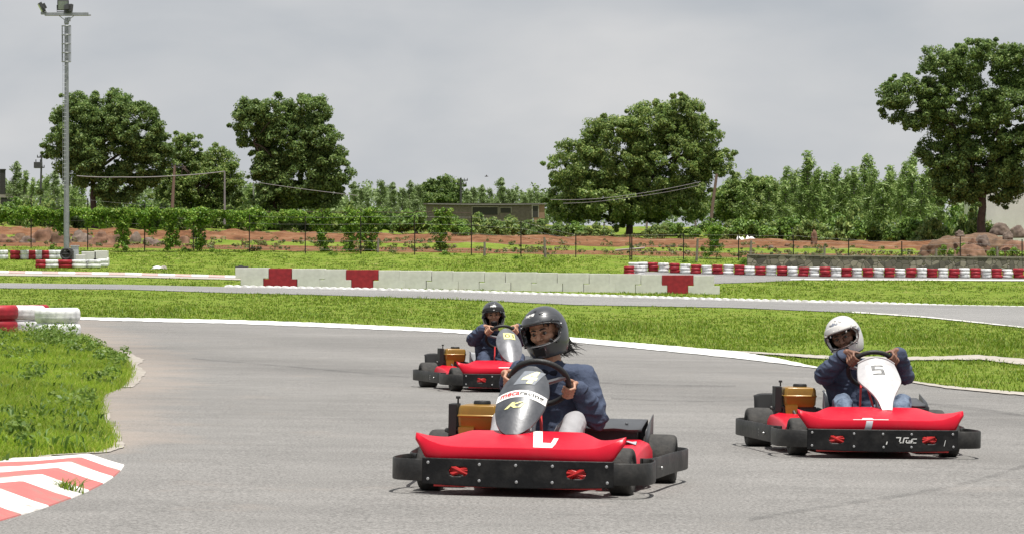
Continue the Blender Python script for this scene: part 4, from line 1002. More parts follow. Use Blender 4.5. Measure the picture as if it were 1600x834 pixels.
    for v, nn in zip(vs_, nrm):
        p = v.co; near = max(math.exp(-((p-arms[s][1]).length/.12)**2) for s in (1, -1)); a = noise.noise((p.x*9+seed, p.y*9, p.z*13)); b = 1-abs(noise.noise((p.x*8+a*.8, p.y*7+seed+p.z*5, p.z*21+p.x*9))); c = noise.noise((p.x*4, p.y*4+seed, p.z*4))
        v.co = p+nn*(.005*a+.024*(b-.78)*(.75+near)+.009*c)
    jk.materials.clear(); jk.materials.append(M_NAVY); jo = link('jacket', jk, per)
    mb = MB(); ring = [neck-ax*(.012-.02*math.cos(2*math.pi*k/28))+(lat*math.sin(2*math.pi*k/28)*.07+lat.cross(ax)*math.cos(2*math.pi*k/28)*-.064) for k in range(28)]; mb.tube(ring, [.021+.004*math.sin(k*1.7) for k in range(28)], 10, closed=True); link('collar', mb.mesh('collar', [M_NAVYD], 0), jo)
    for s in (1, -1):
        S, E, W, g, r, t = arms[s]; c = E+(W-E)*.79; d = (W-E).normalized(); q = d.orthogonal().normalized(); q2 = d.cross(q); mb = MB(); mb.tube([c+d*.003+(q*math.cos(2*math.pi*k/24)+q2*math.sin(2*math.pi*k/24))*.05 for k in range(24)], .0075, 8, closed=True); link('cuff', mb.mesh('cuff', [M_NAVYD], 0), jo)
    # ---- trousers and shoes
    mb = MB(); C = mb.capsule
    for s in (1, -1):
        k_ = knees[s]; C(hip+Vector((.02, .095*s, 0)), hip+(k_-hip)*.55+Vector((0, .04*s, .01)), .108, .088); C(hip+(k_-hip)*.55+Vector((0, .04*s, .01)), k_, .088, .068); C(k_, k_+(ank[s]-k_)*.45, .068, .066); C(k_+(ank[s]-k_)*.45, ank[s], .066, .05)
    C(hip+Vector((0, .08, 0)), hip-Vector((0, .08, 0)), .105, .105)
    tr = remesh(mb, .0075, 4, .5); wr = P.get('wrinkle', .5)
    for v, nn in zip(tr.vertices, [v.normal.copy() for v in tr.vertices]):
        p = v.co; a = noise.noise((p.x*12+seed, p.y*10, p.z*12)); b = 1-abs(noise.noise((p.x*20+a, p.y*12+seed, p.z*20))); v.co = p+nn*wr*(.01*a+.016*(b-.75))
    tr.materials.clear(); tr.materials.append(P['legs']); link('trousers', tr, per)
    for s in (1, -1):
        mb = MB(); a = ank[s]; mb.capsule(a+Vector((-.03, 0, -.03)), a+Vector((.04, 0, -.02)), .042, .042); mb.capsule(a+Vector((.03, 0, -.02)), a+Vector((.13, 0, .05)), .042, .036); me = remesh(mb, .008, 3); me.materials.clear(); me.materials.append(M_SHOE); link('shoe', me, per)
    make_helmet(per, Mh, P['helmet'])
    if P.get('hair'):
        mb = MB(); rr = random.Random(4)
        for k in range(90):
            y = rr.uniform(-.02, .085); a = H(-.1+rr.uniform(-.02, .02), y, -.07+rr.uniform(-.03, .02)); b = a-up*.035+Vector((-.02, .012, -.005)); q = rr.random()**2
            c = b+Vector((-.03*q, .03*q+rr.uniform(-.015, .02), -.03+.025*rr.random())); d = c+Vector((-.015, .05*q*q+rr.uniform(-.008, .012), rr.uniform(-.03, .006)))
            mb.tube(smooth_path([a, b, c, d], 4), [.005]*3+[.0038]*4+[.002]*4+[.0011, .0005], 5)
        link('hair', mb.mesh('hair', [M_HAIR], 0), per)
    return per
PP = [
    dict(num=4, head=(851, 518, 15.66), face=(-22, 9, 11), twist=.12, hands=(-18, 176), gaze=-20, knee=(.06, .2, .36), skin=M_SKIN, legs=M_GREY, wrinkle=.3, shw=.185, elbow=(.38, -.25), hair=True,
         helmet=dict(lo=-19, hi=25, half=68, shell=M_HBLK, trim=M_TRIM, low=M_TRIML, visor=M_HBLK, pivot=M_HBLK, text=('vega', -14, 47, .9)),
         label='driver in navy jacket, grey leggings and dark full-face helmet, leaning at the wheel'),
    dict(num=5, head=(1318, 525, 19.6), face=(-17, 10, 20), twist=.05, hands=(38, 148), knee=(.10, .21, .345), skin=M_SKIN2, legs=M_DENIM, wrinkle=1.0, shw=.18, elbow=.7,
         helmet=dict(lo=-20, hi=22, half=68, shell=M_HWHT, trim=mat('brown_trim', (.06, .03, .025), .5), visor=M_HWHT, pivot=M_DBLUE, blotch=True),
         label='driver in navy jacket and jeans wearing a white full-face helmet, head tilted'),
    dict(num=1, head=(771, 491, 30.6), face=(2, 4, 3), hands=(35, 150), knee=(.08, .2, .35), skin=M_SKIN, legs=M_NAVY, wrinkle=1.0, shw=.17, elbow=.7, smile=True,
         helmet=dict(lo=-43, hi=17, half=62, shell=M_HBLK, trim=M_TRIM, visor=M_LINER, pivot=M_HBLK, text=('vega', 0, 40, 0)),
         label='smiling driver in navy jacket with open dark helmet, farthest from view'),
]
for P, (k, kr, km) in zip(PP, KARTS):
    P['soff'] = k['soff']
    make_person(P, (kr, km))
# ------------------------------------------------------------------ tyre walls
M_TW = mat('tyre_white_paint', (.42, .43, .45), .6, var=.25, scale=3.5, col2=(.8, .8, .8), bump=.2, bscale=12, detail=8, thresh=(.32, .55))
M_TR = mat('tyre_red_paint', (.27, .008, .02), .55, var=.35, scale=3, col2=(.45, .015, .03), bump=.2, bscale=12, detail=8)
M_TB = mat('tyre_black', (.02, .02, .02), .7, var=.3, scale=6, col2=(.05, .05, .05))
def car_tyre(key, r, w, n=28):
    def f():
        mb = MB(); h = w/2
        prof = [(r*.62, -h*.55), (r*.6, -h*.8), (r*.7, -h*.97), (r*.86, -h), (r*.95, -h*.8), (r*.985, -h*.5), (r, -h*.2), (r*.985, 0), (r, h*.2), (r*.985, h*.5), (r*.95, h*.8), (r*.86, h), (r*.7, h*.97), (r*.6, h*.8), (r*.62, h*.55)]
        mb.lathe(prof, Matrix.Rotation(R(90), 4, 'X'), n, closed=True); return mb.mesh('car_tyre', [M_TW], 60)
    return cached(('tyre', key), f)
def tyre(pos, r, w, col, label, group, n=28):
    me = cached(('tyre', r, w, col), lambda: None)
    if me is None:
        me = car_tyre((r, w), r, w, n).copy(); me.materials[0] = {'red': M_TR, 'white': M_TW, 'black': M_TB}[col]; CACHE[('tyre', r, w, col)] = me
    o = link('car_tyre', me, loc=pos); o.rotation_euler = (random.uniform(-.03, .03), random.uniform(-.03, .03), random.uniform(0, 6)); o.scale = (1+random.uniform(-.03, .03),)*2+(1,)
    return tag(o, label, 'tyre', group)
LV = {3: ('bottom', 'middle', 'top'), 2: ('lower', 'upper')}
cols = ['red', 'white']
# long wall at the right
x = 1020.5; cnt = {'red': 0, 'white': 0}
base = [(985, 424.5), (1020, 424), (1060, 427), (1300, 432.8), (1600, 434.5), (1700, 436.5)]
for i in range(36):
    px = 1020.5+16.78*i; c = cols[i % 2]; cnt[c] += 1; p = G(px, ip(base, px)); j = random.uniform(-.06, .06); jh = random.uniform(-.012, .012)
    for k in range(3):
        w_ = .17+jh; tyre((p.x+random.uniform(-.025, .025), p.y+j+random.uniform(-.03, .03), p.z+w_*(k+.5)), .295, w_, c, f'{LV[3][k]} {c} tyre of the {ordn(cnt[c])} {c} stack in the long tyre wall', 'painted tyres of the long wall')
for (px, py, c, who) in ((983, 430.5, 'red', 'lone red stack before the wall end'), (999.5, 430, 'white', 'white stack right beside the lone red stack'), (990, 424.5, 'white', 'white stack right behind the lone red stack'), (1004, 424, 'white', 'first white stack behind and right of the lone red stack')):
    p = G(px, py)
    for k in range(3): tyre((p.x, p.y, p.z+.17*(k+.5)), .295, .17, c, f'{LV[3][k]} tyre of the {who}', 'painted tyres of the long wall')
# low walls at the left, by the light mast
back = [(-14, 'white'), (5, 'white'), (23.5, 'red'), (39, 'white'), (50.5, 'red'), (60.5, 'white'), (70.5, 'red'), (82, 'white'), (94, 'white')]; cnt = {'red': 0, 'white': 0}
for px, c in back:
    cnt[c] += 1; p = G(px, 405)
    for k in range(2): tyre((p.x, p.y, p.z+.25*(k+.5)), .28, .25, c, f'{LV[2][k]} tyre of the {ordn(cnt[c])} {c} stack in the rear row by the mast', 'tyres of the rear row by the mast')
front = [(64, 'red', 1), (80, 'white', 1), (101, 'red', 2), (123, 'white', 2), (146, 'white', 2), (161, 'white', 2)]; cnt = {'red': 0, 'white': 0}
for q, (px, c, big) in enumerate(front):
    cnt[c] += 1; p = G(px, 418.5 if q < 5 else 417); r = .40 if q not in (0, 5) else .3
    for k in range(2): tyre((p.x, p.y, p.z+.215*(k+.5)), r, .215, c, f'{LV[2][k]} tyre of the {ordn(cnt[c])} {c} stack in the front row by the mast', 'tyres of the front row by the mast')
# big tyres at the left of the near track
big = [(-66, 520, 0, 'red', 'leftmost big red'), (-6, 522, 0, 'red', 'second big red'), (38, 523, 1.2, 'white', 'white pair squeezed between red ones'), (45, 522, 3.2, 'red', 'red pair half hidden behind the white ones'), (90, 528, 0, 'white', 'big white pair at the row end')]
for px, py, dd, c, who in big:
    p = G(px, py); p = GX(px, p.y+dd); r = .425
    for k in range(2): tyre((p.x, p.y, p.z+.285*(k+.5)-.01*dd), r, .282, c, f'{LV[2][k]} tyre of the {who}, by the near track' if 'pair' in who else f'{LV[2][k]} tyre of the {who} stack beside the near track', 'big tyres by the near track', 48)

# ------------------------------------------------------------------ interlocking concrete blocks
M_BW = mat('block_white', (.66, .635, .625), .8, var=.08, scale=2.5, col2=(.79, .765, .755), bump=.15, bscale=20, detail=8)
M_BR = mat('block_red', (.33, .01, .025), .6, var=.3, scale=5, col2=(.42, .02, .035), bump=.15, bscale=20)
cs = [395, 439, 483, 525, 567, 609, 650, 692, 733, 774, 815, 855, 896, 937, 977, 1018, 1059, 1100]
A_ = G(395, 446.6); B_ = G(1100, 458.5); dirv = (B_-A_); dl = Vector((dirv.x, dirv.y, 0)).normalized(); perp = Vector((-dl.y, dl.x, 0)); HBL = .80
def on_line(px):
    k = (px-CX)/F; a = A_.xy; b = dirv.xy; t = (k*a.y-a.x)/(b.x-k*b.y); return A_+dirv*t
nw = nr = 0
for i, c in enumerate(cs):
    p = on_line(c); p.z = float(zg(p.x, p.y)); hw = (on_line(cs[min(i+1, 17)])-on_line(cs[max(i-1, 0)])).length/(2*(2 if 0 < i < 17 else 1)); wide_top = i % 2 == 0
    wt = hw+(.115 if wide_top else -.125); wb = hw+(-.125 if wide_top else .115); g = .003; zc = HBL*.42
    poly = [(-wb+g, -.03), (wb-g, -.03), (wb-g, zc-g), (wt-g, zc-g), (wt-g, HBL), (-wt+g, HBL), (-wt+g, zc-g), (-wb+g, zc-g)] if not wide_top else [(-wb+g, -.03), (wb-g, -.03), (wb-g, zc+g), (wt-g, zc+g), (wt-g, HBL), (-wt+g, HBL), (-wt+g, zc+g), (-wb+g, zc+g)]
    red = i in (1, 4, 16); mb = MB(); mb.prism(poly, -.25, .25, 0, Matrix(((1, 0, 0, 0), (0, 0, 1, 0), (0, 1, 0, 0), (0, 0, 0, 1))))
    o = link('concrete_block', mb.mesh('concrete_block', [M_BR if red else M_BW], 0), bev=.012, loc=p); o.rotation_euler = (0, 0, math.atan2(dl.y, dl.x)+random.uniform(-.003, .003)); o.location.z += random.uniform(-.006, .006)
    if red: nr += 1; lab = f'red-painted concrete block, {ordn(nr)} red one from the left in the pale block row'
    else: nw += 1; lab = f'off-white concrete block, {ordn(nw)} white one from the left in the block row'
    tag(o, lab, 'concrete block', 'interlocking concrete blocks between the tracks')
    if i == 0:
        mb = MB(); mb.box(-.05, .55, -.12, .12, HBL+.01, HBL+.08); mb.box(.1, .3, -.1, .1, HBL+.07, HBL+.12); o2 = link('scrap_bar', mb.mesh('scrap_bar', [M_TB]), bev=.015, loc=p+Vector((-.75, .1, 0))); o2.rotation_euler = (0, 0, .1); tag(o2, 'flat dark bar lying on top of the first white concrete block', 'bar')

# ------------------------------------------------------------------ stone wall at the right
def stone_mat():
    m = bpy.data.materials.new('rubble_stone'); m.use_nodes = True; nt = m.node_tree; b = nt.nodes['Principled BSDF']; b.inputs['Roughness'].default_value = .9; L = nt.links.new
    tc = nd(nt, 'ShaderNodeTexCoord'); v = nd(nt, 'ShaderNodeTexVoronoi', feature='DISTANCE_TO_EDGE'); v.inputs['Scale'].default_value = 3.2; v2 = nd(nt, 'ShaderNodeTexVoronoi'); v2.inputs['Scale'].default_value = 3.2
    L(tc.outputs['Object'], v.inputs['Vector']); L(tc.outputs['Object'], v2.inputs['Vector'])
    sp = nd(nt, 'ShaderNodeSeparateColor'); L(v2.outputs['Color'], sp.inputs[0])
    r = nd(nt, 'ShaderNodeValToRGB'); e = r.color_ramp.elements; e[0].color = (.09, .08, .072, 1); e[1].color = (.33, .29, .25, 1); L(sp.outputs[0], r.inputs['Fac'])
    mr = nd(nt, 'ShaderNodeMapRange'); mr.inputs['From Max'].default_value = .06; L(v.outputs['Distance'], mr.inputs['Value'])
    mx = nd(nt, 'ShaderNodeMix', data_type='RGBA'); L(mr.outputs[0], mx.inputs['Factor']); mx.inputs['A'].default_value = (.2, .18, .15, 1); L(r.outputs['Color'], mx.inputs['B']); L(mx.outputs['Result'], b.inputs['Base Color'])
    bp = nd(nt, 'ShaderNodeBump'); bp.inputs['Distance'].default_value = .06; L(mr.outputs[0], bp.inputs['Height']); L(bp.outputs[0], b.inputs['Normal']); return m
M_STONE = stone_mat(); M_CAP = mat('wall_cap', (.3, .27, .235), .9, var=.25, scale=3, bump=.3)
wl = [(1168, 419.3), (1300, 421), (1450, 422.5), (1600, 423.5), (1800, 426), (2050, 430)]; P = [G(px, ip(wl, px)) for px in range(1168, 2050, 12)]; HW = .74
mb = MB(); rows = []
for i, p in enumerate(P):
    j = noise.noise((i*.8, 0, 0))*.04; rows.append([p+Vector((0, 0, -.2)), p+Vector((0, j, .25)), p+Vector((0, j*.5, HW+j)), p+Vector((0, .45, HW+j)), p+Vector((0, .45, -.2))])
mb.grid(rows, smooth=False); mb.add(rows[0], [(0, 1, 2, 3, 4)], 0, False); ow = link('stone_wall', mb.mesh('stone_wall', [M_STONE], 0)); tag(ow, 'low rubble stone wall with pale cap behind the long tyre wall', 'wall')
mb = MB(); rows = []
for i, p in enumerate(P):
    j = noise.noise((i*.8, 0, 0))*.04; h0 = HW+j+.004; rows.append([p+Vector((0, -.03, h0)), p+Vector((0, -.03, h0+.06)), p+Vector((0, .48, h0+.06)), p+Vector((0, .48, h0)), p+Vector((0, -.03, h0))])
mb.grid(rows, smooth=False); mb.add(rows[0][:4], [(0, 1, 2, 3)], 0, False); link('coping', mb.mesh('coping', [M_CAP], 0), ow)

# ------------------------------------------------------------------ light mast
M_GALV = mat('galvanised_steel', (.3, .31, .325), .45, .55, var=.15, scale=3); M_LAMP = mat('lamp_housing', (.05, .05, .05), .5); M_GLASS = mat('lamp_glass', (.3, .32, .33), .15, spec=.8)
D_M = 152.0; b0 = GX(104, D_M); top = AT(104, 28, D_M).z-b0.z; sM = D_M/F
lm = empty('light_mast', b0); tag(lm, 'tall galvanised floodlight mast with caged ladder beside the left tyre rows', 'floodlight mast')
mb = MB(); mb.tube([(0, 0, -.2), (0, 0, top*.45), (0, 0, top)], [.165, .135, .1], 14); mb.lathe([(.3, 0), (.3, .05), (.17, .06)], Matrix.Rotation(R(90), 4, 'X'), 16); link('pole', mb.mesh('pole', [M_GALV]), lm)
mb = MB(); y = -.17
for s in (-1, 1): mb.tube([(.03+s*.1-.1, y-.06, top*.3), (.03+s*.1-.1, y-.02, top*.93)], .012, 6)
for k in range(38): mb.tube([(-.17, y-.05, top*.3+k*.235), (.03, y-.05, top*.3+k*.235)], .007, 5)
link('ladder', mb.mesh('ladder', [M_GALV]), lm)
mb = MB(); zc0, zc1 = top-(97-28)*sM, top-(41-28)*sM; cr_ = 7.0*sM
for z in np.linspace(zc0, zc1, 5): mb.tube([(cr_*math.cos(2*math.pi*k/20), cr_*.8*math.sin(2*math.pi*k/20)-.1, z) for k in range(20)], .022, 6, closed=True)
for k in range(7): a = 2*math.pi*k/7; mb.tube([(cr_*math.cos(a), cr_*.8*math.sin(a)-.1, zc0), (cr_*math.cos(a), cr_*.8*math.sin(a)-.1, zc1)], .02, 6)
link('ladder_cage', mb.mesh('ladder_cage', [M_GALV]), lm)
mb = MB(); zb = top+(28-22.5)*sM; mb.box(-34*sM, 34*sM, -.12, .12, zb-.09, zb+.09); mb.box(-40*sM, -33*sM, -.1, .1, zb-.02, zb+.12); mb.box(30*sM, 38*sM, -.1, .1, zb-.08, zb-.02)
for s in (-1, 1): mb.tube([(s*13*sM, 0, zb-.05), (0, 0, zb-.4)], .025, 6)
link('crossarm', mb.mesh('crossarm', [M_GALV]), lm, bev=.02)
def lamp(x, z, yaw, pitch, sc_):
    T = Matrix.Translation((x, -.1, z)) @ Matrix.Rotation(yaw, 4, 'Z') @ Matrix.Rotation(pitch, 4, 'X'); mb = MB()
    mb.box(-.3*sc_, .3*sc_, -.02, .16, -.27*sc_, .27*sc_, 0, T); mb.box(-.18*sc_, .18*sc_, .16, .3, -.15*sc_, .15*sc_, 0, T)
    mb.tube([T @ Vector((-.32*sc_, .1, 0)), T @ Vector((-.32*sc_, .12, -.35*sc_)), T @ Vector((.32*sc_, .12, -.35*sc_)), T @ Vector((.32*sc_, .1, 0))], .025, 6)
    o = link('floodlight', mb.mesh('floodlight', [M_LAMP]), lm, bev=.015); mb = MB(); mb.box(-.25*sc_, .25*sc_, -.035, -.02, -.22*sc_, .22*sc_, 0, T); link('lamp_glass', mb.mesh('lamp_glass', [M_GLASS]), o)
lamp(-5*sM, top+(28-9)*sM, R(8), R(12), 1.05); lamp(-40*sM, top+(28-13)*sM, R(-75), R(28), 1.0); lamp(5*sM, top+(28-14)*sM, R(150), R(10), .8)
mb = MB(); mb.lathe([(.1, 0), (.14, .02), (.14, .18), (.1, .2)], Matrix.Translation((0, 0, top-.35)) @ Matrix.Rotation(R(90), 4, 'X'), 14); mb.box(.08, .22, -.15, .05, top-.2, top+.02); link('collar', mb.mesh('collar', [M_GALV]), lm, bev=.01)
# things at its foot
def crate(name, px, py, d, w_, h_, dp, m, label, cat, rot=0, bev=.02, parts=None):
    p = AT(px, py, d); p.z = min(p.z, float(zg(p.x, p.y))+3); mb = MB(); mb.box(-w_/2, w_/2, -dp/2, dp/2, 0, h_); o = link(name, mb.mesh(name, [m]), bev=bev, loc=p); o.rotation_euler = (0, 0, rot); return tag(o, label, cat)
o = empty('pump_engine', GX(106, 148)); tag(o, 'dark machine with flywheel standing at the foot of the light mast', 'machine')
mb = MB(); mb.tube([(.0+.27*math.cos(2*math.pi*k/24)-.05, -.3, .72+.27*math.sin(2*math.pi*k/24)) for k in range(24)], .06, 8, closed=True); mb.tube([(-.3, -.3, .72), (.2, -.3, .72)], .03, 6); mb.tube([(-.05, -.3, .45), (-.05, -.3, .98)], .03, 6); link('flywheel', mb.mesh('flywheel', [M_TB]), o)
mb = MB(); mb.box(-.45, .35, -.2, .35, .0, .42); mb.box(-.3, .3, -.2, .2, .42, .9); mb.lathe([(0, .2), (.16, .2), (.16, -.2), (0, -.2)], Matrix.Translation((.1, 0, .9)), 14); link('casing', mb.mesh('casing', [M_ENG]), o, bev=.03)
M_BOX = mat('white_box_paint', (.55, .55, .54), .6, var=.2, scale=3)
p = GX(117, 150); mb = MB(); mb.box(-.2, .2, -.14, .14, .1, 1.05); mb.box(-.23, .23, -.17, .17, 1.05, 1.1); mb.box(-.12, -.06, -.12, .12, -.1, .1); mb.box(.06, .12, -.12, .12, -.1, .1); tag(link('control_cabinet', mb.mesh('control_cabinet', [M_STKG]), bev=.01, loc=p), 'small grey control cabinet beside the foot of the light mast', 'cabinet')
for px, w_, h_, d, lab in ((126, .55, .62, 149.5, 'short white block right beside the grey control cabinet'), (140, .9, .72, 151, 'wide pale block, middle one of the row right of the mast'), (158.5, .8, .78, 151, 'tall white block at the right end beside the front tyre row')):
    p = GX(px, d); mb = MB(); mb.prism([(-w_/2, -.1), (w_/2, -.1), (w_/2, h_*.45), (w_/2-.05, h_*.5), (w_/2-.05, h_), (-w_/2+.05, h_), (-w_/2+.05, h_*.5), (-w_/2, h_*.45)], -.3, .3, 0, Matrix(((1, 0, 0, 0), (0, 0, 1, 0), (0, 1, 0, 0), (0, 0, 0, 1)))); tag(link('concrete_block', mb.mesh('concrete_block', [M_BW], 0), bev=.02, loc=p), lab, 'concrete block')

# ------------------------------------------------------------------ wire fence
M_POST = mat('fence_post_steel', (.028, .02, .017), .6, .3, var=.4, scale=4); M_WIRE = mat('fence_wire', (.12, .115, .11), .5, .6)
fp = [(-37, 303, 386), (48.6, 305, 388), (137, 310, 390.5), (226, 318, 392), (302, 330, 393), (389.7, 336, 394), (477, 338, 396), (563.7, 337, 397), (648, 336, 398), (736.6, 338, 398.5), (814, 345, 400), (899.7, 366, 402), (985.7, 366, 406), (1068, 365, 407), (1154, 366, 407), (1239.6, 367, 409), (1326, 373, 410), (1409, 377, 412), (1500.5, 370, 413), (1597, 374, 415), (1690, 375, 416)]
fe = empty('wire_fence', G(800, 399)); tag(fe, 'long wire fence on dark steel posts crossing behind the grass bank', 'fence'); F0 = fe.location
tops = []
for px, yt, yb in fp:
    p = G(px, yb); t = AT(px, yt, p.y); tops.append((p, t)); h_ = t.z-p.z; mb = MB()
    if abs(px-985.7) < 1: mb.box(-.09, -.02, -.04, .04, -.2, h_); mb.box(.02, .09, -.05, .05, -.2, h_*.9)
    else: mb.box(-.032, .032, -.006, .006, -.2, h_); mb.box(-.006, .006, -.032, .032, -.2, h_)
    o = link('post', mb.mesh('post', [M_POST]), fe, loc=p-F0)
mb = MB()
for fr in (.12, .34, .56, .78, .97):
    for (a, b), (c, d) in zip(tops, tops[1:]):
        q0 = a+(b-a)*fr-F0; q1 = c+(d-c)*fr-F0; mb.tube([q0, (q0+q1)/2+Vector((0, 0, -.03)), q1], .004, 4, caps=False)
link('wire', mb.mesh('wire', [M_WIRE]), fe)
# short wooden and stone stakes in the field
M_STAKE = mat('weathered_wood', (.2, .17, .14), .9, var=.35, scale=5, bump=.3); STK = [(590, 372, 398, 165, 'behind the hanging creeper'), (757, 378, 398, 163, 'short dark one left of the middle'), (852, 371, 402, 162, 'tall grey one leaning before the red bank'), (1088, 373, 405, 160, 'before the shrub on the fence'), (1172, 376, 402, 164, 'pale one by the end of the stone wall'), (1288, 385, 402, 160, 'short one behind the stone wall'), (1462, 388, 403, 160, 'short pale one below the earth mound'), (1559, 385, 402, 160, 'pale one before the earth mound'), (1254, 350, 372, 200, 'thin pale one before the shrub belt'), (943, 350, 368, 203, 'short one under the broad tree'), (1010, 347, 366, 203, 'thin one right of the broad trunk'), (1086, 345, 362, 204, 'pale one near the leaning pole')]
for px, yt, yb, d, w_ in STK:
    p = GX(px, d); b = AT(px, yb, d); p.z = min(p.z, b.z)-.1; t = AT(px, yt, d); hh = t.z-p.z; mb = MB(); r = .075 if d < 180 else .09; ln = random.uniform(-.06, .1); mb.tube([(0, 0, 0), (ln*.5, 0, hh*.5), (ln, .02, hh)], [r*1.1, r, r*.85], 7); tag(link('fence_stake', mb.mesh('fence_stake', [M_STAKE], 40), loc=p), f'weathered stake, {w_}', 'stake', 'old stakes in the field')

# ------------------------------------------------------------------ leaves
L_DARK = leaf_mat('leaves_dark', [(0.066, 0.117, 0.036), (0.128, 0.207, 0.056), (0.185, 0.277, 0.074), (0.275, 0.344, 0.100)], .42)
L_MID = leaf_mat('leaves_mid', [(0.077, 0.145, 0.042), (0.160, 0.251, 0.061), (0.250, 0.334, 0.085), (0.372, 0.431, 0.137)], .42)
L_EUC = leaf_mat('leaves_eucalyptus', [(0.122, 0.204, 0.054), (0.209, 0.316, 0.086), (0.294, 0.406, 0.130), (0.416, 0.495, 0.184)], .3)
L_HAZE = leaf_mat('leaves_haze_pale', [(0.149, 0.208, 0.082), (0.208, 0.283, 0.111), (0.267, 0.342, 0.140)], .3)  # far foliage: mild distance haze painted in as a paler leaf colour
L_BUSH = leaf_mat('leaves_bush', [(0.062, 0.133, 0.024), (0.121, 0.224, 0.035), (0.189, 0.306, 0.052), (0.265, 0.378, 0.084)], .3)
L_VINE = leaf_mat('leaves_vine', [(0.067, 0.157, 0.017), (0.135, 0.262, 0.028), (0.213, 0.346, 0.043), (0.315, 0.398, 0.064)], .3)
M_BARK = mat('bark', (.075, .052, .04), .95, var=.35, scale=6, bump=.5, bscale=20); M_BARKP = mat('bark_pale', (.22, .19, .155), .9, var=.3, scale=6, bump=.3)
def leaves(name, clumps, per, size, m, up=.35, flat=.75, aspect=.55, shell=.45):
    """leaf-sized rhombs spread through the volume of each clump"""
    C = np.array([c[:3] for c in clumps]); RR = np.array([c[3] for c in clumps]); n = len(clumps)*per; c = np.repeat(C, per, 0); r = np.repeat(RR, per)
    d = RNG.normal(0, 1, (n, 3)); d /= np.linalg.norm(d, axis=1)[:, None]; k = r*(shell+(1-shell)*RNG.random(n))**.6; off = d*k[:, None]; off[:, 2] *= flat; p = c+off
    nrm = d*.6+RNG.normal(0, .55, (n, 3))+np.array([0, 0, up]); nrm /= np.linalg.norm(nrm, axis=1)[:, None]
    a = np.cross(nrm, RNG.normal(0, 1, (n, 3))); a /= np.linalg.norm(a, axis=1)[:, None]; b = np.cross(nrm, a); s = size*RNG.uniform(.6, 1.35, n)[:, None]; a = a*s; b = b*s*aspect
    V = np.stack([p-a, p+b-a*.1+nrm*s*.12, p+a, p-b-a*.1+nrm*s*.12], 1).reshape(-1, 3)
    return np_mesh(name, V, np.arange(n*4), 4, [m])
def clumps_in(blobs, n, rmin, rmax, fill=.55):
    """clumps through each ellipsoid (centre, radii), crowding towards its skin"""
    vol = np.array([b[1][0]*b[1][2]*b[1][1]**.5 for b in blobs]); vol = vol/vol.sum(); out = []
    for (c, r), v in zip(blobs, vol):
        for _ in range(max(3, int(n*v))):
            d = Vector((random.gauss(0, 1), random.gauss(0, 1), random.gauss(0, 1))).normalized(); k = random.random()**(.33) if random.random() < .35 else random.uniform(fill+.2, 1.03)
            out.append((c[0]+d.x*r[0]*k, c[1]+d.y*r[1]*k, c[2]+d.z*r[2]*k, random.uniform(rmin, rmax)))
    return out
def limb(mb, a, b, r0, r1, wob=.15, n=6):
    a = Vector(a); b = Vector(b); pts = [a]; L = (b-a).length
    for i in range(1, n): t = i/n; pts.append(a+(b-a)*t+Vector((random.gauss(0, wob), random.gauss(0, wob), random.gauss(0, wob*.4)))*L*.12+Vector((0, 0, .06*L*math.sin(math.pi*t))))
    pts.append(b); mb.tube(pts, [r0+(r1-r0)*(i/n) for i in range(n+1)], 8)
def big_tree(label, px, yb, d, blobs, n, per, rm, size, m, trunk_r, forks, crown_z=None, extra=()):
    """blobs in photo pixels at the tree's distance: (px, py, rx, ry)"""
    s = F/d; b = GX(px, d); zt = AT(px, yb, d).z; b.z = min(b.z, zt); t = empty('tree', b); tag(t, label, 'tree')
    W = []
    for x, y, rx, ry in blobs:
        c = AT(x, y, d)-b; W.append(((c.x, c.y+random.uniform(-.25, .25)*rx/s, c.z), (rx/s, max(rx, ry)/s*.85, ry/s)))
    cl = clumps_in(W, int(n*1.9), rm[0]*.66, rm[1]*.78); cl += [(c[0]+random.gauss(0, .45), c[1]+random.gauss(0, .45), c[2]+random.gauss(0, .4), random.uniform(.14, .28)) for c in random.sample(cl, int(len(cl)*.35))]; cl += [((AT(x, y, d)-b).x, random.uniform(-1, 1), (AT(x, y, d)-b).z, r) for x, y, r in extra]
    mb = MB()
    for fx, fy, r0, r1, kids in forks:          # limbs, their ends in pixels
        e = AT(fx, fy, d)-b; e.y += random.uniform(-1, 1)
        if (fx, fy) == forks[0][:2]: limb(mb, (0, 0, -.3), e, r0, r1); e1 = e.copy()
        else: limb(mb, e1*random.uniform(.5, .85), e, min(r0, forks[0][3]), r1)
        for q in range(kids):
            tgt = min(random.sample(cl, min(14, len(cl))), key=lambda c: (Vector(c[:3])-e).length); limb(mb, e-Vector((0, 0, .2)), tgt[:3], r1*.8, .03, n=5)
    link('trunk', mb.mesh('trunk', [M_BARK], 0), t); link('crown', leaves('crown', cl, int(per*1.6), size*.58, m, shell=.1), t); return t
big_tree('spreading dark green tree with two crowns, beside the light mast', 150, 350, 205, [(118, 200, 36, 52), (98, 235, 24, 36), (150, 185, 26, 36), (140, 245, 30, 50), (182, 180, 18, 40), (210, 205, 48, 45), (225, 250, 42, 42), (185, 290, 40, 32), (120, 270, 24, 20), (252, 235, 16, 28)], 330, 95, (.42, .85), .17, L_DARK, .3, [(140, 265, .28, .14, 5), (120, 215, .2, .08, 6), (165, 220, .2, .08, 6), (205, 230, .2, .08, 8), (225, 270, .14, .07, 5)], extra=[(75, 236, .4), (70, 228, .3), (63, 300, .35), (176, 142, .4), (200, 152, .45), (128, 152, .4)])
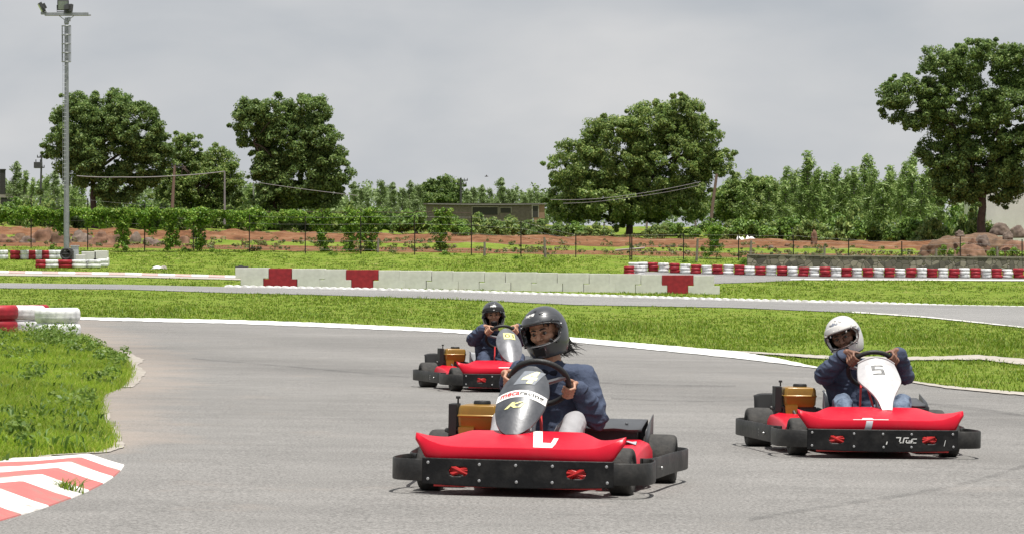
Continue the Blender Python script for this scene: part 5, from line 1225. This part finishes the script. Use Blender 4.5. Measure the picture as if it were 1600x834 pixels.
big_tree('smaller rounded tree standing between the two tall dark trees at left', 318, 352, 212, [(290, 225, 18, 18), (285, 255, 24, 26), (335, 255, 34, 22), (355, 280, 24, 26), (315, 290, 42, 30), (275, 300, 30, 30), (345, 315, 34, 22)], 190, 85, (.4, .8), .17, L_MID, .2, [(310, 285, .2, .1, 7), (340, 275, .15, .07, 6), (288, 260, .12, .06, 5)])
big_tree('tall leaning dark tree with wind blown crown, right of the small rounded tree', 440, 352, 207, [(392, 190, 24, 38), (425, 180, 36, 32), (480, 175, 36, 28), (455, 220, 58, 44), (498, 215, 30, 36), (515, 265, 34, 40), (465, 280, 58, 44), (420, 270, 28, 46), (430, 312, 36, 22), (500, 300, 36, 28)], 400, 100, (.45, .85), .17, L_DARK, .3, [(412, 265, .2, .1, 6), (398, 220, .14, .06, 7), (440, 250, .22, .1, 8), (470, 235, .2, .08, 8), (500, 260, .18, .07, 7)], extra=[(372, 208, .35), (380, 225, .35), (375, 172, .4), (384, 165, .4), (470, 150, .4), (435, 150, .4)])
big_tree('very broad dome shaped tree, the widest one, at the middle', 985, 362, 208, [(905, 270, 50, 52), (890, 305, 42, 36), (960, 240, 60, 62), (1020, 205, 56, 46), (1065, 190, 42, 36), (1090, 225, 40, 48), (1040, 265, 70, 60), (960, 310, 76, 36), (1060, 318, 50, 30), (900, 322, 44, 24), (985, 328, 60, 20), (1112, 260, 22, 24), (1128, 248, 16, 18)], 520, 105, (.45, .9), .175, L_MID, .32, [(982, 310, .3, .16, 6), (1000, 270, .24, .12, 10), (1030, 300, .2, .1, 8), (940, 290, .2, .1, 8), (1060, 240, .18, .08, 8), (910, 280, .14, .07, 6)], extra=[(1068, 152, .35), (1140, 246, .4), (1146, 240, .3), (962, 190, .5), (880, 245, .5)])
big_tree('huge dark tree reaching out of the frame at right, before the white building', 1537, 352, 196, [(1425, 160, 40, 42), (1400, 150, 22, 26), (1470, 110, 40, 34), (1530, 100, 52, 34), (1600, 110, 52, 42), (1500, 170, 64, 52), (1590, 190, 66, 62), (1450, 240, 22, 22), (1490, 250, 44, 42), (1540, 258, 60, 40), (1500, 285, 44, 30), (1552, 292, 48, 26), (1592, 272, 40, 34), (1650, 230, 50, 60), (1670, 150, 50, 70)], 680, 105, (.45, .85), .17, L_DARK, .35, [(1532, 275, .34, .2, 6), (1490, 200, .22, .1, 9), (1450, 170, .16, .07, 8), (1560, 190, .24, .1, 10), (1620, 200, .22, .1, 9), (1480, 260, .14, .07, 6)], extra=[(1385, 135, .4), (1383, 180, .35), (1392, 190, .35), (1445, 80, .45), (1578, 300, .35), (1565, 304, .3)])
big_tree('round dark bushy tree left of the far power pole, behind the hedge', 690, 325, 285, [(690, 292, 18, 16), (672, 298, 16, 16), (708, 294, 16, 18), (690, 310, 34, 14)], 80, 80, (.45, .8), .2, L_DARK, .2, [(690, 300, .2, .1, 5)])
big_tree('fresh green broad-leaved tree between the leaning pole and the eucalyptus rows', 1186, 352, 226, [(1186, 300, 26, 24), (1180, 325, 32, 22)], 80, 85, (.45, .8), .2, L_MID, .2, [(1186, 315, .2, .1, 6)])
big_tree('dark green upright tree beside the leaning wooden pole', 1148, 358, 222, [(1152, 295, 12, 24), (1140, 318, 28, 26), (1160, 330, 26, 24)], 90, 85, (.4, .7), .18, L_MID, .2, [(1150, 310, .15, .08, 6)])
# slender eucalyptus: five shapes, copied
def euc_proto(h, seed, m, lean):
    random.seed(seed); cl = []; n = 34
    for i in range(n):
        t = .22+.78*i/n; w = (1-t)**.6*1.0*random.uniform(.5, 1.3)+.1; a = random.uniform(0, 6.28); cl.append((math.cos(a)*w*random.uniform(.2, 1)+lean*t*t*h*.12, math.sin(a)*w*random.uniform(.2, 1), h*t+random.uniform(-.2, .2), random.uniform(.28, .6)*(1.1-.5*t)))
    mb = MB(); mb.tube([(0, 0, -.4), (lean*.02*h, 0, h*.4), (lean*.1*h, 0, h*.92)], [.09, .06, .015], 7)
    for c in cl[::3]: mb.tube([(c[0]*.1+lean*.03*c[2], 0, c[2]-.5), c[:3]], [.025, .01], 5)
    return mb.mesh('trunk', [M_BARKP], 0), leaves('crown', cl, 50, .15, m, up=.1, flat=1.35, aspect=.3, shell=.1)
def _x(): pass
PR = [euc_proto(6.0, 11, L_EUC, .4), euc_proto(6.0, 12, L_EUC, .9), euc_proto(6.0, 13, L_EUC, -.2), euc_proto(6.0, 14, L_EUC, .6)]
PRP = [euc_proto(6.0, 21, L_HAZE, .1), euc_proto(6.0, 22, L_HAZE, .2)]; random.seed(99)
def eucs(spots, protos, d0, label, group):
    for i, (px, yt, yb) in enumerate(spots):
        d = d0+random.uniform(-6, 8); b = GX(px, d); bb = AT(px, yb, d); b.z = min(b.z, bb.z); h = AT(px, yt, d).z-b.z; t = empty('eucalyptus_tree', b); tr, cw = protos[i % len(protos)]; k = h/6.15; wd = k*random.uniform(1.0, 1.5); t.scale = (wd, wd, k); t.rotation_euler = (0, 0, random.uniform(-.5, .5))
        link('trunk', tr, t); link('crown', cw, t); tag(t, label.format(ordn(i+1)), 'tree', group)
eucs([(1133, 290, 352), (1157, 268, 352), (1203, 282, 352), (1221, 262, 352), (1236, 268, 355), (1249, 262, 355), (1264, 240, 355), (1280, 270, 358), (1300, 258, 358), (1313, 268, 360), (1328, 275, 360), (1345, 243, 360), (1360, 262, 360), (1376, 272, 360), (1392, 262, 362), (1406, 255, 362), (1419, 242, 362), (1436, 258, 362), (1452, 280, 362), (1470, 300, 362), (1312, 282, 360), (1384, 285, 360), (1229, 285, 356), (1256, 280, 358), (1272, 262, 358), (1290, 276, 358), (1336, 264, 360), (1352, 274, 360), (1368, 284, 360), (1399, 270, 362), (1427, 262, 362), (1444, 268, 362), (1460, 288, 362), (1214, 290, 354)], PR, 222, 'slender eucalyptus, {} from the left in the row right of the broad tree', 'eucalyptus row at the right')
eucs([(552, 285, 330), (562, 292, 330), (573, 300, 330), (594, 279, 332), (612, 286, 332), (628, 292, 332), (640, 283, 332), (652, 286, 332)], PRP, 275, 'pale young eucalyptus, {} from the left between the leaning tree and far building', 'pale eucalyptus left of the far building')
eucs([(728, 296, 325), (738, 290, 325), (752, 290, 325), (764, 292, 325), (781, 279, 325), (793, 293, 325), (803, 300, 325), (818, 303, 325), (829, 300, 325), (838, 298, 325), (846, 302, 325)], PRP, 300, 'pale distant eucalyptus, {} from the left above the far low building', 'pale eucalyptus behind the far building')
eucs([(-8, 275, 325), (12, 285, 330), (24, 254, 330), (36, 268, 330), (52, 280, 332), (70, 275, 332), (84, 268, 332), (112, 285, 335), (128, 278, 335), (172, 285, 335), (262, 262, 335), (385, 290, 335), (403, 300, 335)], [PR[2], PR[0], PRP[0], PR[3]], 238, 'young eucalyptus, {} from the left behind the creeper fence', 'young eucalyptus at the left')
# far belt of trees, haze painted into their leaf colour, closing the view behind everything
cl = []; o0 = GX(800, 330.); rr = random.Random(5)
for i in range(1500):
    px = rr.uniform(-250, 1850); topy = 304+9*noise.noise((px*.02, 3, 1))+8*noise.noise((px*.11, 8, 1))-(22*max(0, noise.noise((px*.25, 1, 9))))-(14 if 1130 < px < 1480 else 0)-(8 if px < 420 else 0)
    y = topy+rr.random()**1.3*(345-topy); c = AT(px, y, 330+rr.uniform(-14, 14))-o0; cl.append((c.x, c.y, c.z, rr.uniform(.5, 1.0)))
tag(link('far_trees', leaves('far_trees', cl, 46, .24, L_HAZE, shell=.1, flat=1.2), loc=o0), 'distant belt of pale green trees along the horizon', None, None, 'stuff')
# shrubs
def bush_proto(seed, m, w_=1.6, h_=1.5, n=30, per=95, size=.12):
    random.seed(seed); cl = []
    for i in range(n):
        a = random.uniform(0, 6.28); q = math.sqrt(random.random()); z = h_*(1-q*q*.75)*random.uniform(.25, 1); cl.append((math.cos(a)*q*w_, math.sin(a)*q*w_*.8, z, random.uniform(.28, .5)))
    return leaves('foliage', cl, per, size, m)
BP = [bush_proto(i, L_BUSH if i % 2 else L_MID) for i in range(31, 37)]; BD = [bush_proto(i, L_DARK) for i in range(41, 43)]; BV = [bush_proto(51, L_VINE, 1.0, .7, 16, 70, .1)]; random.seed(123)
def shrub(px, yt, yb, d, wpx, me, label, group=None, cat='shrub'):
    b = AT(px, yb, d); g = GX(px, d); b.z = min(b.z, g.z+.3)-.1; h = AT(px, yt, d).z-b.z; k = h/1.75; o = link('shrub', me, loc=b); o.scale = (wpx/2/(F/d)/1.75, k*random.uniform(.8, 1.2), k); o.rotation_euler = (0, 0, random.uniform(-.4, .4)); return tag(o, label, cat, group)
for i, (px, yt, yb, w_) in enumerate([(1105, 338, 366, 50), (1140, 342, 368, 56), (1175, 332, 370, 60), (1205, 336, 372, 56), (1238, 332, 373, 62), (1272, 336, 374, 58), (1305, 330, 376, 64), (1335, 316, 378, 56), (1365, 332, 378, 62), (1398, 336, 380, 60), (1430, 330, 382, 62), (1462, 328, 384, 60), (1490, 318, 382, 60), (1520, 312, 376, 50)]):
    shrub(px, yt, yb, 205-(i % 3)*4, w_*1.25, BP[i % 6], f'leafy green shrub, {ordn(i+1)} from the left in the belt below the eucalyptus row', 'shrub belt at the right')
for i, (px, yt, yb, w_, q) in enumerate([(655, 318, 362, 64, 2), (705, 334, 364, 60, 0), (745, 330, 365, 62, 1), (785, 333, 366, 60, 3), (822, 336, 366, 56, 4), (858, 338, 368, 54, 5), (895, 344, 368, 50, 0), (930, 346, 368, 48, 1), (1060, 340, 366, 56, 2), (1030, 346, 366, 40, 3)]):
    shrub(px, yt, yb, 203-(i % 2)*5, w_*1.25, (BD[i % 2] if q > 3 else BP[q]), f'dense shrub, {ordn(i+1)} from the left in the hedge behind the red field', 'hedge behind the field')
for i, (px, yt, yb, w_) in enumerate([(20, 305, 352, 60), (62, 300, 355, 60), (100, 312, 355, 50), (180, 300, 352, 70), (225, 305, 352, 60), (270, 312, 352, 60), (320, 308, 352, 70), (365, 312, 354, 60), (405, 310, 356, 50), (450, 325, 358, 60), (500, 318, 360, 60), (545, 312, 360, 60), (590, 315, 360, 60), (615, 318, 362, 50)]):
    shrub(px, yt, yb, 212-(i % 3)*3, w_*1.25, (BP+BD)[(i*3) % 8], f'bushy shrub, {ordn(i+1)} from the left in the thicket behind the creeper fence', 'thicket behind the fence')
# creepers hung over the fence, one mass per bay
bays = [(-37, 48.6), (48.6, 137), (137, 226), (226, 302), (302, 389.7), (389.7, 477), (477, 563.7), (563.7, 648), (648, 736.6)]
drop = {0: [(10, 345)], 1: [(62, 350), (95, 365)], 2: [(160, 355), (193, 388)], 3: [(232, 365), (266, 388)], 4: [(312, 388)], 5: [(395, 360)], 6: [(505, 393), (548, 392)], 7: [(577, 395), (566, 372)], 8: [(688, 395), (700, 360)]}
for i, (a, b) in enumerate(bays):
    d = G((a+b)/2, 393).y-.1; cl = []; o0 = GX((a+b)/2, d); t0 = ip([(q[0], q[1]) for q in fp], (a+b)/2)
    x = a
    thick = 24 if i < 5 else (19 if i < 7 else 12)
    while x < b and not (i == 7 and x > 600) and not (i == 8 and x < 672):
        tt = 322+8*noise.noise((x*.03, 1, 0))+.012*(x-100)+(6 if i > 5 else 0)
        tk = thick*max(.25, .75+1.3*noise.noise((x*.045, 7, 0)))
        for _ in range(2+int(tk/10)): c = AT(x+random.uniform(-4, 4), tt+6+random.uniform(0, tk)*random.random()**.7, d)-o0; cl.append((c.x, random.uniform(-.3, .3), c.z, random.uniform(.16, .3)))
        x += 3.4
    for px, yl in drop[i]:
        y = 328.
        while y < yl: c = AT(px+random.gauss(0, 5.5), y, d)-o0; cl.append((c.x, random.uniform(-.25, .25), c.z, random.uniform(.14, .27))); y += 1.3
    o = link('creeper', leaves('creeper', cl, 44, .075, L_VINE), loc=o0); tag(o, f'leafy creeper hanging on the wire fence, {ordn(i+1)} mass from the left', 'creeper', 'creepers on the fence')
    mb = MB()
    for px, yl in drop[i]: mb.tube([AT(px, yl+3, d)-o0, AT(px+2, 350, d)-o0, AT(px-3, 326, d)-o0], .03, 5)
    mb.tube([AT(a, 331, d)-o0, AT(b, 333, d)-o0], .02, 5); link('stem', mb.mesh('stem', [M_BARK]), o)
# leafy weeds on the verge and in front of the near tyres
wc = []; o0 = GX(60, 40.)
for px, py, n, hh in ((72, 534, 40, .2), (100, 536, 16, .14), (58, 530, 14, .28), (20, 528, 10, .1), (140, 545, 22, .14), (178, 565, 18, .12), (112, 528, 14, .2), (190, 585, 10, .16), (60, 600, 8, .12), (120, 640, 6, .1), (40, 690, 6, .1), (20, 560, 10, .14), (160, 600, 8, .12)):
    for _ in range(n):
        qx = px+random.gauss(0, 15); qy = py+random.gauss(0, 5)+8
        if qx > bank_px(qy)-6: continue
        p = G(qx, qy); wc.append((p.x-o0.x, p.y-o0.y, p.z-o0.z+.08+random.random()*hh, random.uniform(.05, .13)))
tag(link('weeds', leaves('weeds', wc, 34, .024, leaf_mat('weed_small_leaves', [(.09, .17, .025), (.16, .25, .045), (.23, .31, .07)], .4), up=.5), loc=o0), 'small leafy weeds growing on the verge and before the big tyres', None, None, 'stuff')
# dry scrub and clods over the red field
cl = []; o0 = GX(800, 180.); rr = random.Random(8)
for _ in range(1300):
    px = rr.uniform(-150, 1750); d = rr.uniform(164, 214); p = GX(px, d); q = noise.noise((p.x*.18, d*.16, 4.))
    if q < -.02 and rr.random() < .8: continue
    for _ in range(rr.randint(1, 3)): cl.append((p.x+rr.gauss(0, .35)-o0.x, d-o0.y+rr.gauss(0, .3), p.z+.05+rr.random()*.18-o0.z, rr.uniform(.08, .26)))
tag(link('scrub', leaves('scrub', cl, 26, .07, leaf_mat('scrub_leaves', [(.05, .09, .015), (.1, .15, .03), (.16, .2, .05), (.24, .2, .1), (.2, .13, .07)], .3), up=.3, flat=.6), loc=o0), 'low dry scrub and weeds scattered over the red earth field', None, None, 'stuff')
# loose shrub clinging to the fence at the right
d = G(1115, 404).y-.1; o0 = GX(1115, d); cl = []
for _ in range(70):
    y = 356+random.random()**1.6*46; wd = 12 if y < 370 else (8 if y < 385 else 26); c = AT(1117+random.gauss(0, wd*.5), y, d)-o0; cl.append((c.x, random.uniform(-.4, .4), c.z, random.uniform(.12, .24)))
tag(link('fence_shrub', leaves('fence_shrub', cl, 40, .07, L_VINE), loc=o0), 'straggly green shrub growing through the wire fence right of the broad tree', 'shrub')
for i, (px, yb, hh, w_) in enumerate([(335, 392, 14, 30), (520, 396, 12, 24), (700, 396, 14, 40), (810, 402, 12, 30), (1320, 409, 10, 20), (1345, 409, 9, 16), (1450, 412, 10, 22), (1165, 412, 26, 18), (1075, 408, 12, 40), (290, 390, 14, 24), (85, 388, 18, 30), (150, 412, 8, 16), (95, 406, 10, 22), (1590, 392, 24, 50), (1510, 372, 16, 40), (1555, 384, 12, 36), (1478, 372, 10, 30), (1570, 404, 12, 40)]):
    d = G(px, yb+2).y if not (px > 1470 and yb < 405) else 168.; shrub(px, yb-hh, yb+2, d, w_, BV[0], f'low weedy plant, {ordn(i+1)} of those scattered along the fence and walls', 'weedy plants along the fence', 'plant')

# ------------------------------------------------------------------ earth mounds and boulders
M_EARTH = mat('red_earth', (.12, .055, .03), .95, var=.4, scale=1.6, col2=(.26, .145, .09), bump=.6, bscale=4, detail=9); M_ROCK = mat('pinkish_rock', (.1, .07, .055), .9, var=.35, scale=2.5, col2=(.22, .165, .13), bump=.5, bscale=7); M_DIRT = mat('brown_earth', (.085, .05, .03), .95, var=.4, scale=1.8, col2=(.2, .12, .07), bump=.6, bscale=5, detail=9)
def lump(name, px, yt, yb, d, wpx, m, label, cat, seed, dep=.8, rough=.35, group=None):
    b = AT(px, yb, d); h = AT(px, yt, d).z-b.z; rx = wpx/2/(F/d); bm = bmesh.new(); bmesh.ops.create_icosphere(bm, subdivisions=4, radius=1)
    for v in bm.verts:
        p = v.co.copy(); n1 = noise.noise(p*1.3+Vector((seed, 0, 0))); n2 = noise.noise(p*3.4+Vector((0, seed, 0))); n3 = noise.noise(p*8+Vector((0, 0, seed))); q = p*(1+rough*(n1+.5*n2+.25*n3)); v.co = Vector((q.x*rx, q.y*rx*dep, max(q.z, -.25)*h))
    me = bpy.data.meshes.new(name); bm.to_mesh(me); bm.free(); me.materials.append(m); me.polygons.foreach_set('use_smooth', [True]*len(me.polygons)); o = link(name, me, loc=b); return tag(o, label, cat, group)
lump('earth_mound', 1478, 373, 404, 172, 90, M_DIRT, 'dark brown earth mound with a steep cut face behind the stone wall', 'earth mound', 1.)
lump('earth_mound', 1530, 368, 404, 182, 160, M_DIRT, 'broad brown earth mound below the white building', 'earth mound', 4.)
lump('earth_mound', 1600, 380, 406, 172, 90, M_EARTH, 'reddish earth mound at the right border with weeds on it', 'earth mound', 6.)
lump('earth_mound', 1515, 384, 404, 166, 46, M_EARTH, 'small orange earth heap against the dark brown mound', 'earth mound', 8.)
lump('boulder', 1562, 347, 364, 184, 30, M_ROCK, 'brownish boulder topmost on the broad earth mound', 'boulder', 2., rough=.2)
lump('boulder', 1590, 352, 368, 178, 24, M_ROCK, 'rounded boulder at the right on the earth mound', 'boulder', 3., rough=.2)
lump('boulder', 1535, 367, 382, 175, 24, M_ROCK, 'pinkish brown boulder low on the broad earth mound', 'boulder', 5., rough=.25)
lump('boulder', 212, 364, 390, 178, 24, M_ROCK, 'big pinkish boulder behind the creeper fence at left', 'boulder', 7., rough=.15)
for i, (px, yt, yb, w_) in enumerate([(1520, 372, 384, 14), (1575, 362, 372, 16), (1545, 385, 394, 12), (1500, 360, 368, 14), (1490, 390, 400, 14), (1585, 385, 394, 12), (1230, 380, 384, 8), (1205, 383, 387, 8), (1272, 360, 378, 10)]): lump('rubble_stone', px, yt, yb, 171, w_, M_ROCK if i % 2 else M_EARTH, f'rough stone, {ordn(i+1)} of those lying about the earth mounds', 'stone', 10.+i, rough=.3, group='rough stones by the mounds')
for i, (px, yt, yb, w_) in enumerate([(8, 368, 384, 26), (28, 366, 384, 24), (44, 370, 385, 22), (66, 360, 386, 34), (95, 365, 387, 30), (128, 362, 388, 34), (158, 363, 389, 34), (185, 368, 390, 26), (240, 372, 391, 30), (283, 372, 391, 30)]): lump('earth_mound', px, yt, yb, 174+(i % 2)*3, w_*1.3, (M_EARTH, M_DIRT, M_ROCK)[i % 3], f'rough heap of earth and stone, {ordn(i+1)} from the left behind the creeper fence', 'earth heap', 30.+i, group='earth heaps behind the fence')
lump('pale_rubble', 245, 416, 420.5, G(245, 420).y, 16, M_BW, 'small scatter of pale rubble on the grass right of the white block', 'rubble', 60., rough=.5); lump('pale_rubble', 256, 415, 420, G(256, 420).y, 10, M_CAP, 'small pale stone beside the rubble scatter on the grass', 'stone', 61., rough=.4)
# crumpled pale sheet, pipe, plank
p = AT(1168, 377, 192); mb = MB(); rows = []
for i in range(25):
    u = i/24; rows.append([])
    for j in range(9):
        v = j/8; hgt = max(0, math.sin(math.pi*v))*(.25+.28*abs(noise.noise((u*5, 0, 2)))+.2*noise.noise((u*9, v*4, 5)))*math.sin(math.pi*(.08+.84*u))**.5+(.25*math.exp(-((u-.12)/.08)**2)); rows[-1].append(Vector((-.8+1.6*u, (v-.5)*.9, max(0, hgt)*.85)))
mb.grid(rows); tag(link('crumpled_sheet', mb.mesh('crumpled_sheet', [M_STK], 0), loc=p, solid=.01), 'crumpled white sheet lying on the red bank below the shrubs', 'sheet')
p = AT(985, 390, 170); mb = MB(); mb.tube([(-.95, 0, -.05), (.9, .1, .1)], .06, 8); mb.tube([(-.5, .05, -.5), (.1, 0, .1)], .04, 6); tag(link('broken_pole', mb.mesh('broken_pole', [M_CAP]), loc=p), 'pale broken pole leaning in the red field behind the double post', 'pole')

# ------------------------------------------------------------------ buildings, poles, wires
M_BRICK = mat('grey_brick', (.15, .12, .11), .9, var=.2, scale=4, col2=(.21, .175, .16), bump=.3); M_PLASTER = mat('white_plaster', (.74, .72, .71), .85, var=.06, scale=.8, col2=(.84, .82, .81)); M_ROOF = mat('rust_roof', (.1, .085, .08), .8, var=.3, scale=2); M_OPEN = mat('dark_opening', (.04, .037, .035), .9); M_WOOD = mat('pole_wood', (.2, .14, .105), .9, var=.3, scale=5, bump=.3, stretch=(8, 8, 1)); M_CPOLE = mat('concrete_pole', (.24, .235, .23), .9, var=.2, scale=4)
M_RUSTW = mat('reddish_plaster', (.28, .17, .12), .9, var=.2, scale=1.5)
def building(name, x0, x1, yt, yb, d, dep, m, label, windows=(), roof=None, over=.3):
    a = AT(x0, yb, d); b = AT(x1, yb, d); z1 = AT(x0, yt, d).z; c = (a+b)/2; w_ = b.x-a.x; h = z1-a.z; e = empty(name, Vector((c.x, d, a.z))); tag(e, label, 'building'); mb = MB(); mb.box(-w_/2, w_/2, 0, dep, -1.5, h); link('wall', mb.mesh('wall', [m]), e)
    if roof:
        mb = MB(); mb.add([(-w_/2-over, -over, h+.004), (w_/2+over, -over, h+.004), (w_/2+over, dep+over, h+.1), (-w_/2-over, dep+over, h+.1), (-w_/2-over, -over, h+.12), (w_/2+over, -over, h+.12), (w_/2+over, dep+over, h+.2), (-w_/2-over, dep+over, h+.2)], [(0, 3, 2, 1), (4, 5, 6, 7), (0, 1, 5, 4), (1, 2, 6, 5), (2, 3, 7, 6), (3, 0, 4, 7)], 0, False); link('roof', mb.mesh('roof', [roof]), e)
    for x, y0, y1, hw, kind in windows:
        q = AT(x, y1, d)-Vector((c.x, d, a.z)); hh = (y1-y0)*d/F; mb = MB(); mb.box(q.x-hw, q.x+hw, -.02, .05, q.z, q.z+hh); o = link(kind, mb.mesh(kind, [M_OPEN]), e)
        mb = MB(); mb.box(q.x-hw-.08, q.x-hw, -.05, .02, q.z, q.z+hh); mb.box(q.x+hw, q.x+hw+.08, -.05, .02, q.z, q.z+hh); mb.box(q.x-hw-.08, q.x+hw+.08, -.05, .02, q.z+hh, q.z+hh+.08); link('frame', mb.mesh('frame', [M_CAP]), o)
    return e
building('long_shed', 666, 832, 320, 340, 262, 6, M_BRICK, 'long low grey brick shed with dark flat roof, far behind the hedge', [(697, 325, 333, .3, 'window'), (758, 324, 336, 1.2, 'doorway'), (790, 325, 333, .5, 'window')], M_ROOF)
building('small_hut', 834, 851, 320, 340, 256, 4, M_RUSTW, 'small reddish plaster hut at the right end of the long shed', [(836.5, 322, 340, .25, 'doorway')], M_ROOF, .12)
building('white_building', 1541, 1720, 297, 352, 206, 10, M_PLASTER, 'white plastered building half hidden behind the huge tree at right', [(1640, 312, 330, .5, 'window')], None)
e = building('unfinished_house', -60, 30, 303, 330, 242, 8, M_CAP, 'unfinished grey house with bare rods on its roof at the left border', [(10, 309, 325, .5, 'window')], None)
mb = MB()
for k in range(7): xx = 1.0+k*.33; mb.tube([(xx, .2, 1.4), (xx+.03, .2, 2.3+.3*(k % 3))], .02, 5)
link('reinforcing_rod', mb.mesh('reinforcing_rod', [M_POST]), e)
p = GX(4, 240); p.z = AT(4, 304, 240).z; mb = MB(); mb.box(-.22, .22, -.2, .2, 0, 2.1); mb.box(-.26, .26, -.24, .24, 2.1, 2.2); tag(link('dark_column', mb.mesh('dark_column', [M_OPEN]), loc=p), 'black column standing up from the unfinished house', 'column')
def upole(px, yt, yb, d, r, m, label, lean=0, arms=(), box=None):
    b = AT(px, yb, d); t = AT(px+lean, yt, d)-b; e = empty('utility_pole', b); tag(e, label, 'pole'); mb = MB(); mb.tube([(0, 0, -.5), t*.5, t], [r, r*.85, r*.7], 8); link('shaft', mb.mesh('shaft', [m]), e); s = d/F
    for dy, w_, x_ in arms:
        mb = MB(); z = t.z-dy*s; xx = t.x*z/max(t.z, .1); mb.box(xx-w_*s+x_*s, xx+w_*s+x_*s, -.06, .06, z-.05, z+.05)
        for q in (-.9, -.3, .3, .9): mb.tube([(xx+x_*s+q*w_*s, 0, z+.05), (xx+x_*s+q*w_*s, 0, z+.22)], .04, 6)
        link('crossarm', mb.mesh('crossarm', [M_LAMP]), e)
    if box: mb = MB(); z = t.z-box*s; mb.box(-.55, .15, -.3, .3, z-.3, z+.25); mb.tube([(-.4, 0, z+.25), (-.4, 0, z+.5)], .05, 6); mb.tube([(0, 0, z+.25), (0, 0, z+.5)], .05, 6); link('transformer', mb.mesh('transformer', [M_LAMP]), e, bev=.03)
    return e
upole(63, 240, 330, 250, .11, M_LAMP, 'dark steel power pole carrying a transformer, left of the light mast', 2, [(6, 7, 0), (22, 5, 0)], 18)
upole(268, 259, 340, 200, .13, M_WOOD, 'leaning wooden pole with a cross-arm before the small rounded tree', 5, [(2, 9, 4)])
upole(720, 278, 325, 280, .12, M_LAMP, 'far dark power pole with two cross-arms above the long shed', 0, [(4, 8, 3), (10, 7, 2)])
upole(1108, 272, 362, 205, .14, M_WOOD, 'bare wooden pole leaning right beside the broad tree', 12)
upole(351, 268, 340, 198, .08, M_CPOLE, 'thin grey concrete pole in front of the small rounded tree', 0); upole(396, 285, 335, 232, .08, M_CPOLE, 'thin pale pole left of the tall leaning tree', 0)
def wire(pts, d, r, label, sag):
    mb = MB(); P = []
    for (x0, y0), (x1, y1) in zip(pts, pts[1:]):
        for k in range(0 if not P else 1, 13): t = k/12; P.append(AT(x0+(x1-x0)*t, y0+(y1-y0)*t+sag*4*t*(1-t), d))
    o0 = P[0].copy(); mb.tube([p-o0 for p in P], r, 5); tag(link('overhead_wire', mb.mesh('overhead_wire', [M_CPOLE]), loc=o0), label, 'wire')
wire([(120, 275), (190, 277), (270, 275), (351, 268)], 197.6, .035, 'pale overhead wire crossing before the tree beside the light mast', 1)
wire([(400, 285), (560, 306)], 198, .02, 'thin overhead wire crossing the tall leaning tree', 1); wire([(860, 312), (960, 308), (1095, 284)], 196, .018, 'upper sagging wire in front of the broad tree', 2); wire([(880, 318), (980, 309), (1095, 289)], 196, .015, 'lower sagging wire in front of the broad tree', 2)
wire([(668, 319), (860, 319)], 255, .02, 'thin wire running above the roof of the long shed', 1)
p = AT(760, 276, 190); mb = MB(); mb.tube([(-.12, 0, 0), (0, 0, .02), (.14, 0, 0)], [.02, .05, .015], 6); mb.add([(-.02, 0, .03), (.07, 0, .03), (.0, -.3, .12), (-.02, .0, .03), (.07, 0, .03), (0, .3, .12)], [(0, 1, 2), (3, 4, 5)], 0, False); tag(link('bird', mb.mesh('bird', [M_LAMP]), loc=p), 'small dark bird flying above the far low shed', 'bird')
